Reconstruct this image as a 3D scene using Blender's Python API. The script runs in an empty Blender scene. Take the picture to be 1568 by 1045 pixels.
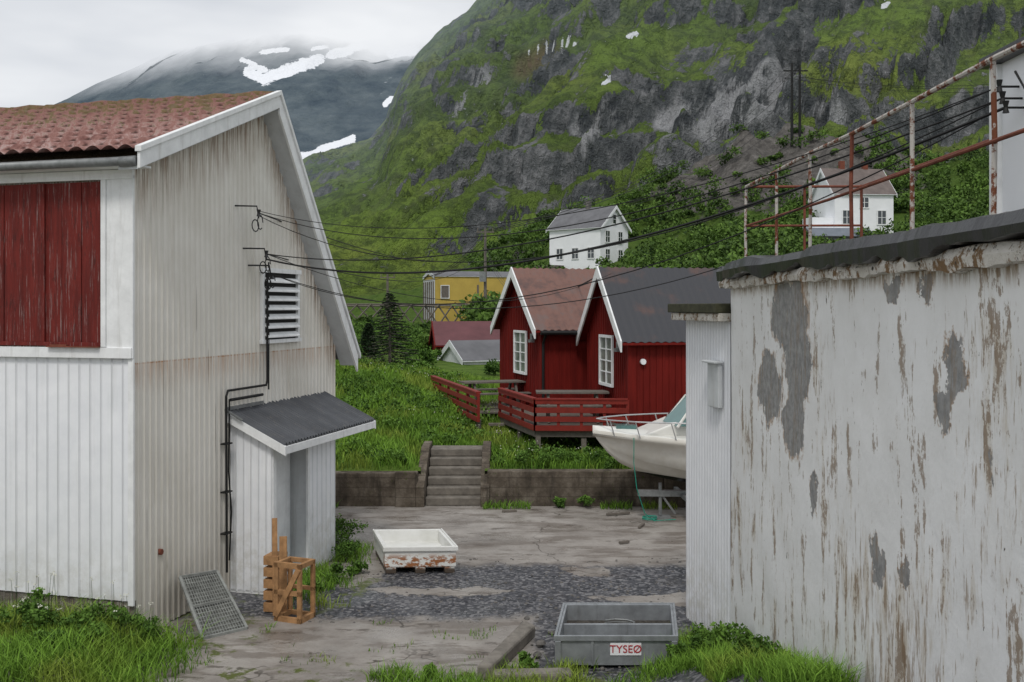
import bpy, math, numpy as np
from mathutils import Vector, Matrix
rng=np.random.default_rng(7)
C=bpy.context.scene.collection
# ------------------------------------------------------------------ numpy noise
tab=rng.random((256,256))
def vn(x,y):
    xi=np.floor(x).astype(int); yi=np.floor(y).astype(int)
    fx=x-xi; fy=y-yi; fx=fx*fx*(3-2*fx); fy=fy*fy*(3-2*fy)
    a=tab[xi&255,yi&255]; b=tab[(xi+1)&255,yi&255]; c=tab[xi&255,(yi+1)&255]; d=tab[(xi+1)&255,(yi+1)&255]
    return (a*(1-fx)+b*fx)*(1-fy)+(c*(1-fx)+d*fx)*fy
def fbm(x,y,o=4):
    s=0;a=.5;t=0
    for i in range(o):
        s=s+a*vn(x*2**i+17*i,y*2**i+31*i); t+=a; a*=.5
    return s/t
def ridged(x,y,o=4):
    s=0;a=.5;t=0
    for i in range(o):
        s=s+a*(1-abs(2*vn(x*2**i+13*i,y*2**i+7*i)-1)); t+=a; a*=.5
    return s/t
def sstep(a,b,x):
    t=np.clip((x-a)/(b-a),0,1); return t*t*(3-2*t)
# ------------------------------------------------------------------ node helpers
class T:
    def __init__(s,name,rough=.8,spec=.3,metal=0):
        s.m=bpy.data.materials.new(name); s.m.use_nodes=True; s.t=s.m.node_tree
        s.b=s.t.nodes['Principled BSDF']; s.out=s.t.nodes['Material Output']
        s.b.inputs['Roughness'].default_value=rough; s.b.inputs['Specular IOR Level'].default_value=spec
        s.b.inputs['Metallic'].default_value=metal
        s.co=s.n('ShaderNodeTexCoord').outputs['Object']
    def n(s,k): return s.t.nodes.new(k)
    def put(s,sock,v):
        if isinstance(v,bpy.types.NodeSocket): s.t.links.new(v,sock)
        elif isinstance(v,(tuple,list)) and len(v)==3 and sock.type=='RGBA': sock.default_value=(*v,1)
        else: sock.default_value=v
    def math(s,op,a,b=0.,c=None):
        n=s.n('ShaderNodeMath'); n.operation=op; s.put(n.inputs[0],a); s.put(n.inputs[1],b)
        if c is not None: s.put(n.inputs[2],c)
        return n.outputs[0]
    def vm(s,op,a,b):
        n=s.n('ShaderNodeVectorMath'); n.operation=op; s.put(n.inputs[0],a); s.put(n.inputs[1],b)
        return n.outputs['Value'] if op=='LENGTH' else n.outputs[0]
    def sc(s,v,co=None): return s.vm('MULTIPLY',co or s.co,v)
    def comb(s,a,b,c):
        n=s.n('ShaderNodeCombineXYZ'); s.put(n.inputs[0],a); s.put(n.inputs[1],b); s.put(n.inputs[2],c); return n.outputs[0]
    def noise(s,scale=1,detail=4,rough=.6,co=None,col=False,dist=0):
        n=s.n('ShaderNodeTexNoise'); n.inputs['Scale'].default_value=scale; n.inputs['Detail'].default_value=min(detail,5)
        n.inputs['Roughness'].default_value=rough; n.inputs['Distortion'].default_value=dist
        s.put(n.inputs['Vector'],co or s.co); return n.outputs['Color' if col else 'Fac']
    def vor(s,scale,co=None,feat='F1',out='Distance'):
        n=s.n('ShaderNodeTexVoronoi'); n.feature=feat; n.inputs['Scale'].default_value=scale; s.put(n.inputs['Vector'],co or s.co); return n.outputs[out]
    def ramp(s,f,*st):
        n=s.n('ShaderNodeValToRGB'); s.put(n.inputs[0],f); e=n.color_ramp.elements
        while len(e)<len(st): e.new(.5)
        for i,(p,c) in enumerate(st):
            e[i].position=p; e[i].color=(c,c,c,1) if isinstance(c,(int,float)) else (*c,1)
        return n.outputs[0]
    def th(s,f,a,b):
        n=s.n('ShaderNodeMapRange'); n.clamp=True; n.interpolation_type='SMOOTHSTEP'; s.put(n.inputs[0],f)
        n.inputs[1].default_value=a; n.inputs[2].default_value=b; return n.outputs[0]
    def mix(s,f,a,b,mode='MIX'):
        n=s.n('ShaderNodeMix'); n.data_type='RGBA'; n.blend_type=mode; s.put(n.inputs[0],f); s.put(n.inputs[6],a); s.put(n.inputs[7],b); return n.outputs[2]
    def xyz(s,co=None):
        n=s.n('ShaderNodeSeparateXYZ'); s.put(n.inputs[0],co or s.co); return n.outputs
    def attr(s,name):
        n=s.n('ShaderNodeAttribute'); n.attribute_name=name; return n.outputs['Fac']
    def ell(s,co,c,r):
        d=s.vm('DIVIDE',s.vm('SUBTRACT',co,c),r); return s.math('SUBTRACT',1.,s.vm('LENGTH',d,(0,0,0)))
    def maxof(s,l):
        o=l[0]
        for q in l[1:]: o=s.math('MAXIMUM',o,q)
        return o
    def warp(s,amt,scale,detail=4,co=None):
        w=s.vm('SUBTRACT',s.noise(scale,detail,.65,co=co,col=True),(.5,.5,.5)); return s.vm('ADD',co or s.co,s.vm('MULTIPLY',w,(amt,)*3))
    def bump(s,h,st=.5,d=.02):
        n=s.n('ShaderNodeBump'); n.inputs['Strength'].default_value=st; n.inputs['Distance'].default_value=d
        s.put(n.inputs['Height'],h); s.t.links.new(n.outputs[0],s.b.inputs['Normal']); return s
    def col(s,c): s.put(s.b.inputs['Base Color'],c); return s
def simple(name,c,rough=.7,var=.25,scale=6,metal=0,spec=.3,bump=0,streak=0,dirt=(.08,.07,.05)):
    t=T(name,rough,spec,metal)
    f=t.noise(scale,4,.65); d=tuple(x*(1-var) for x in c); u=tuple(min(1,x*(1+var*.5)) for x in c)
    o=t.ramp(f,(.3,d),(.7,u))
    if streak:
        q=t.th(t.noise(1,5,.7,co=t.sc((9,9,.7))),.52,.78); o=t.mix(t.math('MULTIPLY',q,streak),o,dirt)
    t.col(o)
    if bump: t.bump(t.noise(scale*6,3,.7),bump,.01)
    return t.m
# ------------------------------------------------------------------ mesh helpers
def npmesh(name,V,F,mat,parent=None,attrs=None,smooth=False):
    V=np.asarray(V,float); F=np.asarray(F,int); k=F.shape[1]
    me=bpy.data.meshes.new(name); me.vertices.add(len(V)); me.vertices.foreach_set('co',V.ravel())
    me.loops.add(F.size); me.loops.foreach_set('vertex_index',F.ravel())
    me.polygons.add(len(F)); me.polygons.foreach_set('loop_start',np.arange(len(F))*k)
    me.update(calc_edges=True); me.validate()
    for a,v in (attrs or {}).items():
        at=me.attributes.new(a,'FLOAT','POINT'); at.data.foreach_set('value',np.asarray(v,float).ravel())
    me.polygons.foreach_set('use_smooth',[smooth]*len(me.polygons))
    me.materials.append(mat); o=bpy.data.objects.new(name,me); C.objects.link(o); par(o,parent); return o
def grid(name,P,mat,parent=None,attrs=None,smooth=True):
    n,m=P.shape[:2]; i=np.arange(n*m).reshape(n,m)
    F=np.stack([i[:-1,:-1],i[:-1,1:],i[1:,1:],i[1:,:-1]],-1).reshape(-1,4)
    return npmesh(name,P.reshape(-1,3),F,mat,parent,attrs,smooth)
def par(o,p):
    if p is not None:
        o.parent=p; o.matrix_parent_inverse=Matrix.Translation(-p.location)
def empty(name,loc):
    e=bpy.data.objects.new(name,None); e.location=loc; e.empty_display_size=.3; C.objects.link(e); return e
class Fr:
    def __init__(s,o,u,n=None,z=0):
        s.o=Vector((o[0],o[1],z)); s.u=Vector((u[0],u[1],0)).normalized()
        s.n=Vector((n[0],n[1],0)).normalized() if n is not None else Vector((s.u.y,-s.u.x,0))
    def p(s,a,b,z): return s.o+s.u*a+s.n*b+Vector((0,0,z))
W0=Fr((0,0),(1,0),(0,1))
class B:
    def __init__(s): s.v=[];s.f=[]
    def quad(s,*p):
        i=len(s.v); s.v+= [tuple(q) for q in p]; s.f.append(tuple(range(i,i+len(p)))); return s
    def hexa(s,p):
        i=len(s.v); s.v+=[tuple(q) for q in p]
        for f in ((0,3,2,1),(4,5,6,7),(0,1,5,4),(1,2,6,5),(2,3,7,6),(3,0,4,7)): s.f.append(tuple(i+k for k in f))
        return s
    def box(s,F,a0,a1,b0,b1,z0,z1):
        return s.hexa([F.p(a0,b0,z0),F.p(a1,b0,z0),F.p(a1,b1,z0),F.p(a0,b1,z0),F.p(a0,b0,z1),F.p(a1,b0,z1),F.p(a1,b1,z1),F.p(a0,b1,z1)])
    def beam(s,p,q,w,h,up=(0,0,1)):
        p=Vector(p);q=Vector(q);d=(q-p).normalized();u=Vector(up)
        x=d.cross(u)
        if x.length<1e-3: x=d.cross(Vector((1,0,0)))
        x.normalize();y=x.cross(d).normalized(); x*=w/2;y*=h/2
        return s.hexa([p-x-y,p+x-y,p+x+y,p-x+y,q-x-y,q+x-y,q+x+y,q-x+y])
    def tube(s,pts,r,k=8,cap=True):
        pts=[Vector(p) for p in pts]; base=len(s.v); n=len(pts); prev=None
        for i,p in enumerate(pts):
            d=(pts[min(i+1,n-1)]-pts[max(i-1,0)]).normalized()
            x=prev-d*prev.dot(d) if prev is not None else d.cross(Vector((0,0,1)))
            if x.length<1e-3: x=d.cross(Vector((1,0,0)))
            x.normalize(); prev=x; y=d.cross(x); rr=r[i] if isinstance(r,(list,tuple)) else r
            for j in range(k):
                a=2*math.pi*j/k; s.v.append(tuple(p+x*math.cos(a)*rr+y*math.sin(a)*rr))
        for i in range(n-1):
            for j in range(k):
                a=base+i*k+j; b=base+i*k+(j+1)%k; s.f.append((a,b,b+k,a+k))
        if cap:
            s.f.append(tuple(base+j for j in reversed(range(k)))); s.f.append(tuple(base+(n-1)*k+j for j in range(k)))
        return s
    def cable(s,p,q,sag,r,n=24):
        p=Vector(p);q=Vector(q)
        return s.tube([p.lerp(q,i/n)-Vector((0,0,sag*4*(i/n)*(1-i/n))) for i in range(n+1)],r,5)
    def poly(s,front,back):
        i=len(s.v);n=len(front); s.v+=[tuple(q) for q in front]+[tuple(q) for q in back]
        s.f.append(tuple(range(i,i+n))); s.f.append(tuple(reversed(range(i+n,i+2*n))))
        for k in range(n): s.f.append((i+(k+1)%n,i+k,i+n+k,i+n+(k+1)%n))
        return s
    def build(s,name,mat,parent=None,bevel=0,smooth=False):
        me=bpy.data.meshes.new(name); me.from_pydata(s.v,[],s.f); me.update(); me.materials.append(mat)
        o=bpy.data.objects.new(name,me); C.objects.link(o); par(o,parent)
        if smooth:
            for p in me.polygons: p.use_smooth=True
        if bevel:
            m=o.modifiers.new('bev','BEVEL'); m.width=bevel; m.segments=2; m.limit_method='ANGLE'
        return o
def ribbed(name,F,s0,s1,zb,zt,per,amp,mat,parent,off=0.,rows=14,prof=(0,0,1,1)):
    k=len(prof); n=max(2,int((s1-s0)/per*k)); S=np.linspace(s0,s1,n+1); P=np.zeros((n+1,rows+1,3)); E=np.zeros((n+1,rows+1)); G=np.zeros((n+1,rows+1))
    for i,s in enumerate(S):
        a=zb(s) if callable(zb) else zb; b=zt(s) if callable(zt) else zt
        pp=off+amp*prof[i%k]
        for j in range(rows+1):
            z=a+(b-a)*(j/rows); P[i,j]=F.p(s,pp,z); E[i,j]=b-z; G[i,j]=prof[i%k]
    return grid(name,P,mat,parent,{'edge':E,'rib':G},smooth=False)
def leafcloud(cen,rad,n,size,flat=1.0):
    cen=np.asarray(cen,float); rad=np.asarray(rad,float)
    if rad.ndim==1: rad=np.repeat(rad[:,None],3,1)
    N=len(cen); idx=np.repeat(np.arange(N),n); M=N*n
    d=rng.normal(size=(M,3)); d/=np.linalg.norm(d,axis=1)[:,None]
    sub=rng.normal(size=(N,9,3)); sub/=np.linalg.norm(sub,axis=2)[:,:,None]; sub[:,:,2]=np.abs(sub[:,:,2])*.9-.1
    si=rng.integers(0,9,M); base=sub[idx,si]*.62*rng.uniform(.7,1.1,(M,1))
    off=d*(rng.random((M,1))**.5)*.42
    pos=cen[idx]+(base+off)*rad[idx]
    sz=size*rng.uniform(.5,1.3,(M,1)); a=rng.normal(size=(M,3)); a/=np.linalg.norm(a,axis=1)[:,None]
    b=np.cross(a,rng.normal(size=(M,3))); b/=np.linalg.norm(b,axis=1)[:,None]
    V=np.stack([pos-a*sz,pos-b*sz*.55,pos+a*sz,pos+b*sz*.55],1).reshape(-1,3)
    F=np.arange(M*4).reshape(-1,4)
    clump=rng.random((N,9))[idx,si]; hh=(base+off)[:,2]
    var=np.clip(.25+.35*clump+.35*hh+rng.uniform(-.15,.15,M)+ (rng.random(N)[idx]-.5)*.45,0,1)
    return V,F,np.repeat(var,4)
def blades(P,h,w,lean=.35):
    N=len(P); an=rng.uniform(0,2*math.pi,N); wd=np.stack([np.cos(an),np.sin(an),0*an],1)*w[:,None]/2
    la=rng.uniform(0,2*math.pi,N); L=np.stack([np.cos(la),np.sin(la),0*la],1)*(h*rng.uniform(.1,lean*2,N))[:,None]
    up=np.zeros((N,3)); up[:,2]=h
    m=P+up*.55+L*.3; t=P+up*.95+L
    V=np.stack([P-wd,P+wd,m-wd*.8,m+wd*.8,t],1).reshape(-1,3)
    b=np.arange(N)[:,None]*5; F=np.concatenate([b+[0,1,2],b+[1,3,2],b+[2,3,4]])
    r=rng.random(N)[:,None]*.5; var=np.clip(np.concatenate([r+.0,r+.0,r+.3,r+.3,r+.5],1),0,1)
    return V,F,var.ravel()
def foliage(name,dark,lite,yel=None,patch=1.0):
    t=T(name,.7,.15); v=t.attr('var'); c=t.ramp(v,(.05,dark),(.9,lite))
    if yel: c=t.mix(t.th(t.noise(patch,2,.6),.48,.66),c,t.mix(.5,c,yel))
    t.col(c)
    return t.m
# ------------------------------------------------------------------ world, sun, camera
CAMZ=4.2
sc=bpy.context.scene
w=bpy.data.worlds.new("World"); sc.world=w; w.use_nodes=True; nt=w.node_tree; bg=nt.nodes['Background']
sky=nt.nodes.new('ShaderNodeTexSky'); sky.sky_type='NISHITA'; sky.sun_disc=False
sd=Vector((-.10,-.72,1.0)).normalized()
sky.sun_elevation=math.asin(sd.z); sky.sun_rotation=math.atan2(sd.x,sd.y)
tc=nt.nodes.new('ShaderNodeTexCoord'); nz=nt.nodes.new('ShaderNodeTexNoise'); nz.inputs['Scale'].default_value=3.0; nz.inputs['Detail'].default_value=4
mp=nt.nodes.new('ShaderNodeMapping'); mp.inputs['Scale'].default_value=(1,1,3.5); nt.links.new(tc.outputs['Generated'],mp.inputs[0]); nt.links.new(mp.outputs[0],nz.inputs['Vector'])
cr=nt.nodes.new('ShaderNodeValToRGB'); cr.color_ramp.elements[0].position=.34; cr.color_ramp.elements[0].color=(.64,.67,.72,1); cr.color_ramp.elements[1].position=.66; cr.color_ramp.elements[1].color=(.93,.945,.965,1)
nt.links.new(nz.outputs['Fac'],cr.inputs[0])
ms=nt.nodes.new('ShaderNodeMix'); ms.data_type='RGBA'; ms.blend_type='MULTIPLY'; ms.inputs[0].default_value=1; nt.links.new(sky.outputs[0],ms.inputs[6]); ms.inputs[7].default_value=(.08,.08,.08,1)
mx=nt.nodes.new('ShaderNodeMix'); mx.data_type='RGBA'; mx.inputs[0].default_value=.93; nt.links.new(ms.outputs[2],mx.inputs[6]); nt.links.new(cr.outputs[0],mx.inputs[7])
nt.links.new(mx.outputs[2],bg.inputs[0]); bg.inputs[1].default_value=1.0
sl=bpy.data.lights.new('sun','SUN'); sl.energy=1.45; sl.angle=math.radians(12); sl.color=(1,.965,.91)
so=bpy.data.objects.new('sun',sl); C.objects.link(so); so.rotation_euler=sd.to_track_quat('Z','Y').to_euler(); so.location=(0,0,60)
cd=bpy.data.cameras.new('camera'); cam=bpy.data.objects.new('camera',cd); C.objects.link(cam); cam.location=(0,0,CAMZ); cam.rotation_euler=(math.radians(90),0,0)
cd.lens=35; cd.sensor_width=36; cd.shift_y=-.0335; cd.clip_end=12000; cd.clip_start=.05; sc.camera=cam
sc.view_settings.view_transform='Standard'; sc.view_settings.look='None'; sc.view_settings.exposure=0
# ------------------------------------------------------------------ materials
t=T('white_board_paint',.55); f=t.noise(3,4,.6); c=t.ramp(f,(.3,(.77,.785,.81)),(.7,(.86,.87,.89)))
st=t.th(t.noise(1,5,.7,co=t.sc((8,8,.6))),.5,.8); c=t.mix(t.math('MULTIPLY',st,.25),c,(.45,.45,.41))
rb_=t.attr('rib'); c=t.mix(t.math('MULTIPLY',rb_,.4),c,(.32,.33,.34))
z=t.xyz()[2]; lo=t.math('MULTIPLY',t.th(z,1.5,.2),t.th(t.noise(5,4,.7),.35,.7)); c=t.mix(t.math('MULTIPLY',lo,.5),c,(.40,.38,.30)); t.col(c); M_white=t.m
t=T('cream_sheet_metal',.5,.35); f=t.noise(1.2,4,.6); c=t.ramp(f,(.3,(.69,.66,.595)),(.7,(.80,.775,.72)))
z=t.xyz()[2]; strk=t.noise(1,5,.75,co=t.sc((14,14,.8))); fine=t.noise(1,5,.75,co=t.sc((45,45,1.2)))
c=t.mix(t.math('MULTIPLY',t.th(strk,.5,.75),.35),c,(.42,.36,.27))
seam=t.maxof([t.math('SUBTRACT',1.,t.math('MULTIPLY',t.math('ABSOLUTE',t.math('SUBTRACT',z,3.48)),45.)),t.math('MULTIPLY',t.th(z,2.9,3.48),t.math('MULTIPLY',t.math('LESS_THAN',z,3.48),.5))])
c=t.mix(t.math('MULTIPLY',t.math('MULTIPLY',t.th(fine,.38,.58),t.th(strk,.30,.5)),t.th(seam,0,1.)),c,(.38,.17,.06))
e=t.attr('edge'); c=t.mix(t.math('MULTIPLY',t.th(fine,.40,.62),t.th(e,1.1,.05)),c,(.22,.13,.07))
c=t.mix(t.math('MULTIPLY',t.th(z,1.4,.1),t.math('MULTIPLY',t.th(fine,.35,.65),.5)),c,(.32,.26,.17))
c=t.mix(t.th(t.noise(1,1,.5,co=t.sc((38,38,.45))),.755,.77),c,(.10,.07,.05))
c=t.mix(t.math('MULTIPLY',t.attr('rib'),.16),c,(.3,.26,.2))
t.col(c); M_cream=t.m
M_trim=simple('white_trim_paint',(.82,.83,.83),.5,.12,5,streak=.35,dirt=(.3,.28,.24))
t=T('weathered_red_paint',.75); f=t.noise(1,5,.7,co=t.sc((10,10,1.0))); c=t.ramp(f,(.3,(.085,.010,.008)),(.6,(.16,.018,.013)),(.75,(.2,.035,.028)))
c=t.mix(t.math('MULTIPLY',t.th(t.noise(1,5,.8,co=t.sc((40,40,1.6))),.55,.66),.8),c,(.28,.21,.2)); c=t.mix(t.math('MULTIPLY',t.th(t.noise(1,5,.8,co=t.sc((16,16,3))),.54,.62),.6),c,(.04,.012,.01)); t.col(c); M_oldred=t.m
t=T('falu_red_boards',.75,.15); c=t.ramp(t.noise(1,4,.7,co=t.sc((5,5,.8))),(.3,(.11,.008,.006)),(.7,(.185,.014,.010))); t.col(c); M_red=t.m
M_redtrim=simple('red_rail_paint',(.22,.022,.014),.6,.25,6)
t=T('clay_roof_tiles',.85,.2); c=t.ramp(t.noise(5,5,.75),(.3,(.13,.055,.048)),(.5,(.27,.14,.12)),(.62,(.42,.30,.28)),(.75,(.55,.46,.44)))
x,y,z=t.xyz(); c=t.mix(t.math('MULTIPLY',t.th(t.attr('valley_shade'),.35,.8),.85),c,(.04,.018,.014))  # shade between tiles and at row overlaps painted into the colour
m=t.th(t.math('ADD',t.noise(5,5,.75),t.math('MULTIPLY',t.math('SUBTRACT',z,6.85),.15)),.53,.61)
mc=t.mix(t.noise(14,3,.6),(.055,.035,.018),(.17,.13,.035)); c=t.mix(t.math('MULTIPLY',m,.85),c,mc); t.col(c); t.bump(t.noise(45,3,.7),.5,.01); M_tile=t.m
M_grmetal=simple('grey_corrugated_roof',(.085,.09,.10),.4,.3,2,metal=.2,spec=.5,streak=.4,dirt=(.2,.18,.16))
t=T('dark_roof_rust',.55); c=t.mix(t.math('MULTIPLY',t.th(t.noise(.7,5,.6),.55,.70),.7),(.050,.051,.057),(.13,.07,.055)); t.col(c); M_cabroof2=t.m
t=T('rusty_roof_red',.65); c=t.ramp(t.noise(1.4,5,.7),(.3,(.085,.06,.058)),(.5,(.19,.10,.08)),(.72,(.14,.115,.11))); t.col(c); M_cabroof1=t.m
M_dark=simple('black_membrane',(.022,.022,.024),.35,.4,5,spec=.5,bump=.3)
M_black=simple('black_cable',(.012,.012,.012),.6,.1)
M_concrete=simple('foundation_concrete',(.22,.20,.175),.9,.45,4,bump=.5,streak=.6)
t=T('old_retaining_concrete',.9,.15); c=t.ramp(t.noise(2.2,5,.7),(.28,(.04,.033,.026)),(.5,(.11,.09,.07)),(.72,(.22,.19,.155)))
zz=t.xyz()[2]; bl=t.math('ABSOLUTE',t.math('SUBTRACT',t.math('FRACT',t.math('MULTIPLY',zz,5.)),.5)); c=t.mix(t.math('MULTIPLY',t.th(bl,.42,.5),.5),c,(.03,.025,.02))
c=t.mix(t.math('MULTIPLY',t.th(t.noise(1,5,.7,co=t.sc((5,5,.7))),.48,.65),.6),c,(.035,.03,.025)); c=t.mix(t.th(t.noise(9,4,.7),.62,.72),c,(.06,.075,.02)); t.col(c); t.bump(t.noise(14,4,.7),.6,.03); M_retain=t.m
M_glass=simple('window_glass',(.03,.04,.045),.08,.1,spec=.8)
M_curt=simple('curtained_window_glass',(.2,.23,.2),.15,.5,5,spec=.7)
M_alu=simple('aluminium_sheet',(.36,.38,.40),.45,.25,6,metal=.5,spec=.5,streak=.35)
M_steel=simple('galvanised_steel',(.25,.26,.26),.5,.3,9,metal=.4)
M_wood=simple('pale_wood',(.40,.22,.10),.8,.4,8,streak=.5,dirt=(.15,.08,.04))
M_greywood=simple('weathered_wood',(.16,.14,.12),.85,.3,8)
t=T('rusty_white_pipe',.7); c=t.mix(t.th(t.noise(9,5,.7),.48,.55),(.5,.47,.43),(.17,.055,.025)); t.col(c); M_pipe=t.m
M_redpipe=simple('rust_red_pipe',(.2,.06,.035),.7,.4,6)
M_hull=simple('boat_gelcoat',(.78,.77,.72),.25,.06,2,spec=.6)
M_hulldark=simple('boat_dark_stripe',(.02,.022,.03),.4,.1)
M_bglass=simple('boat_tinted_glass',(.10,.2,.19),.08,.1,spec=.8)
M_rope=simple('green_rope',(.02,.28,.2),.8,.2)
M_yellow=simple('yellow_paint',(.50,.36,.08),.7,.12,1,streak=.2)
M_housew=simple('white_house_paint',(.84,.85,.87),.6,.06,1)
M_slate=simple('slate_roof',(.15,.15,.16),.7,.3,.8)
M_maroon=simple('maroon_roof',(.13,.05,.055),.7,.25,1)
M_stone=simple('rock_stone',(.16,.15,.14),.9,.5,3,bump=.6)
M_greyblue=simple('pale_blue_boards',(.60,.62,.63),.55,.12,4,streak=.45,dirt=(.3,.28,.24))
# peeling render wall
t=T('peeling_white_render',.75,.25); big=t.noise(.55,4,.6); c=t.ramp(t.noise(1.6,5,.65),(.3,(.77,.765,.745)),(.6,(.87,.868,.858)))
wv=t.warp(.62,3.6,5)
def Lp(y0,y1,z0,z1): return t.ell(wv,(2.66,(y0+y1)/2,(z0+z1)/2),(9,(y1-y0)/2*1.15,(z1-z0)/2*1.15))
pat=t.maxof([Lp(9.0,10.2,3.75,4.48),Lp(8.95,9.7,3.3,4.1),Lp(9.9,10.8,3.0,3.7),Lp(9.1,9.8,2.75,3.45),Lp(6.02,6.3,3.62,4.0),Lp(6.15,6.38,3.4,3.72),Lp(6.98,7.18,4.25,4.45),Lp(6.52,6.68,4.24,4.42),Lp(8.7,8.95,2.35,2.75),Lp(7.25,7.5,2.15,2.5),Lp(5.12,5.32,2.9,3.12),Lp(6.85,7.0,2.3,2.5)])
small=t.th(t.math('ADD',t.noise(1,5,.7,co=t.sc((8,8,3.2))),t.math('MULTIPLY',t.math('SUBTRACT',big,.5),.25)),.70,.715)
pm=t.math('MAXIMUM',t.th(pat,.12,.17),small)
brn=t.noise(1,5,.72,co=t.sc((4.5,4.5,.9))); fn=t.noise(1,5,.75,co=t.sc((20,20,2.6))); spk=t.noise(1,5,.8,co=t.sc((12,12,9)))
z=t.xyz()[2]; low=t.th(z,3.9,1.4); bb=t.math('MULTIPLY',t.math('SUBTRACT',big,.5),.5)
c=t.mix(t.math('MULTIPLY',t.th(t.math('ADD',t.math('ADD',brn,bb),t.math('MULTIPLY',low,.08)),.55,.74),.65),c,(.52,.44,.32))
c=t.mix(t.math('MULTIPLY',t.th(t.math('ADD',t.math('ADD',fn,bb),t.math('MULTIPLY',low,.06)),.62,.71),.7),c,(.27,.18,.10))
c=t.mix(t.math('MULTIPLY',t.th(t.math('MULTIPLY',spk,t.th(brn,.35,.65)),.42,.48),.7),c,(.22,.14,.08))
top=t.th(z,4.28,4.45); c=t.mix(t.math('MULTIPLY',top,t.th(fn,.42,.6)),c,(.3,.2,.11))
rim=t.math('MULTIPLY',t.th(pat,-.02,.12),t.th(fn,.42,.56)); c=t.mix(t.math('MULTIPLY',rim,.8),c,(.34,.2,.10))
gr=t.mix(t.math('MULTIPLY',t.th(fn,.5,.62),.5),t.ramp(t.noise(12,5,.7),(.3,(.20,.20,.198)),(.7,(.40,.395,.385))),(.25,.17,.10)); c=t.mix(pm,c,gr)
blk=t.th(t.noise(1,4,.7,co=t.sc((11,11,5))),.70,.72); c=t.mix(blk,c,(.07,.055,.04))
t.col(c); t.bump(t.math('ADD',t.math('MULTIPLY',t.noise(9,4,.6),.6),t.math('MULTIPLY',pm,-.8)),.5,.02); M_render=t.m
# yard
t=T('yard_concrete_and_gravel',.8,.25); wv=t.warp(1.3,1.1,5); wx,wy,wz=t.xyz(wv); x,y,z=t.xyz()
con=t.ramp(t.noise(1.1,5,.65),(.28,(.18,.16,.142)),(.5,(.285,.26,.236)),(.72,(.38,.355,.325)))
con=t.mix(t.math('MULTIPLY',t.th(t.noise(.8,5,.7,co=t.sc((1,3,1))),.49,.59),.65),con,(.14,.117,.098))
con=t.mix(t.math('MULTIPLY',t.th(t.noise(1,5,.8,co=t.sc((1.2,4,1))),.59,.62),.7),con,(.085,.07,.057))
cw=t.vor(.33,co=t.warp(1.2,.8,4),feat='DISTANCE_TO_EDGE'); con=t.mix(t.math('MULTIPLY',t.math('MULTIPLY',t.th(cw,.007,.002),t.th(t.noise(.9,2,.5),.45,.55)),.85),con,(.07,.06,.05))
con=t.mix(t.math('MULTIPLY',t.th(t.noise(26,3,.6),.55,.75),.3),con,(.12,.11,.1))
gv=t.vor(22,out='Color'); gx=t.xyz(gv)[0]; gra=t.ramp(gx,(.0,(.025,.026,.031)),(.6,(.075,.076,.085)),(1,(.21,.205,.21)))
band=t.math('MULTIPLY',t.th(wy,13.25,13.6),t.th(wy,16.4,16.0))
rt=t.math('MULTIPLY',t.th(wx,.1,.5),t.th(wy,14.2,13.4)); g=t.math('MAXIMUM',band,rt)
el=t.maxof([t.ell(wv,(-1.15,14.7,0),(1.15,.28,9)),t.ell(wv,(2.0,14.35,0),(.85,.35,9)),t.ell(wv,(-2.6,15.9,0),(.7,.9,9)),t.ell(wv,(1.1,15.9,0),(.5,.25,9))])
g=t.math('MULTIPLY',g,t.th(el,.12,0)); c=t.mix(g,con,gra)
gm=t.th(t.noise(2.4,5,.75),.52,.62)
edge=t.maxof([t.th(wy,11.75,11.35),t.math('MULTIPLY',t.th(wx,-3.0,-3.4),t.th(y,19,18)),t.math('MULTIPLY',t.th(wx,1.6,2.2),t.th(wy,13,12)),t.math('MULTIPLY',t.ell(wv,(-2.75,15,0),(.9,1.6,9)),2.)])
c=t.mix(t.math('MULTIPLY',gm,t.th(edge,.1,.6)),c,t.mix(t.noise(9,4,.7),(.05,.075,.015),(.13,.14,.035)))
c=t.mix(t.math('MULTIPLY',t.th(t.noise(3.3,4,.8),.68,.73),.6),c,(.06,.07,.02))
t.col(c); r=t.ramp(t.noise(1.3,4,.6),(.38,.25),(.6,.75)); t.put(t.b.inputs['Roughness'],r)
t.bump(t.math('ADD',t.math('MULTIPLY',gx,g),t.math('MULTIPLY',t.noise(12,4,.7),.5)),.5,.03); M_yard=t.m
# soil/grass ground
t=T('grass_ground',.95,.1); c=t.ramp(t.noise(.9,5,.7),(.3,(.04,.07,.012)),(.5,(.085,.145,.022)),(.7,(.13,.19,.04)))
c=t.mix(t.math('MULTIPLY',t.th(t.xyz()[1],45,75),.45),c,(.03,.055,.012))
g=t.n('ShaderNodeNewGeometry'); nz=t.xyz(g.outputs['Normal'])[2]
ob=t.math('MULTIPLY',t.th(t.ell(t.co,(45,168,30),(26,36,60)),.0,.4),.26)
rk=t.math('MULTIPLY',t.th(t.math('SUBTRACT',t.math('ADD',nz,t.math('MULTIPLY',t.noise(.35,5,.7),.5)),ob),1.06,.96),t.th(t.xyz()[1],60,90))
rc=t.ramp(t.noise(.8,5,.75),(.3,(.045,.042,.04)),(.6,(.14,.13,.12)),(.75,(.25,.24,.23))); c=t.mix(rk,c,rc); t.col(c); t.bump(t.noise(2,4,.75),.8,.4); M_ground=t.m
M_grass=foliage('grass_blades_green',(.05,.115,.014),(.20,.36,.045),(.30,.33,.06),.7)
M_leaf=foliage('leaf_green',(.022,.055,.010),(.13,.24,.04))
M_hleaf=foliage('hill_leaf_green',(.014,.034,.010),(.115,.20,.035))
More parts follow.
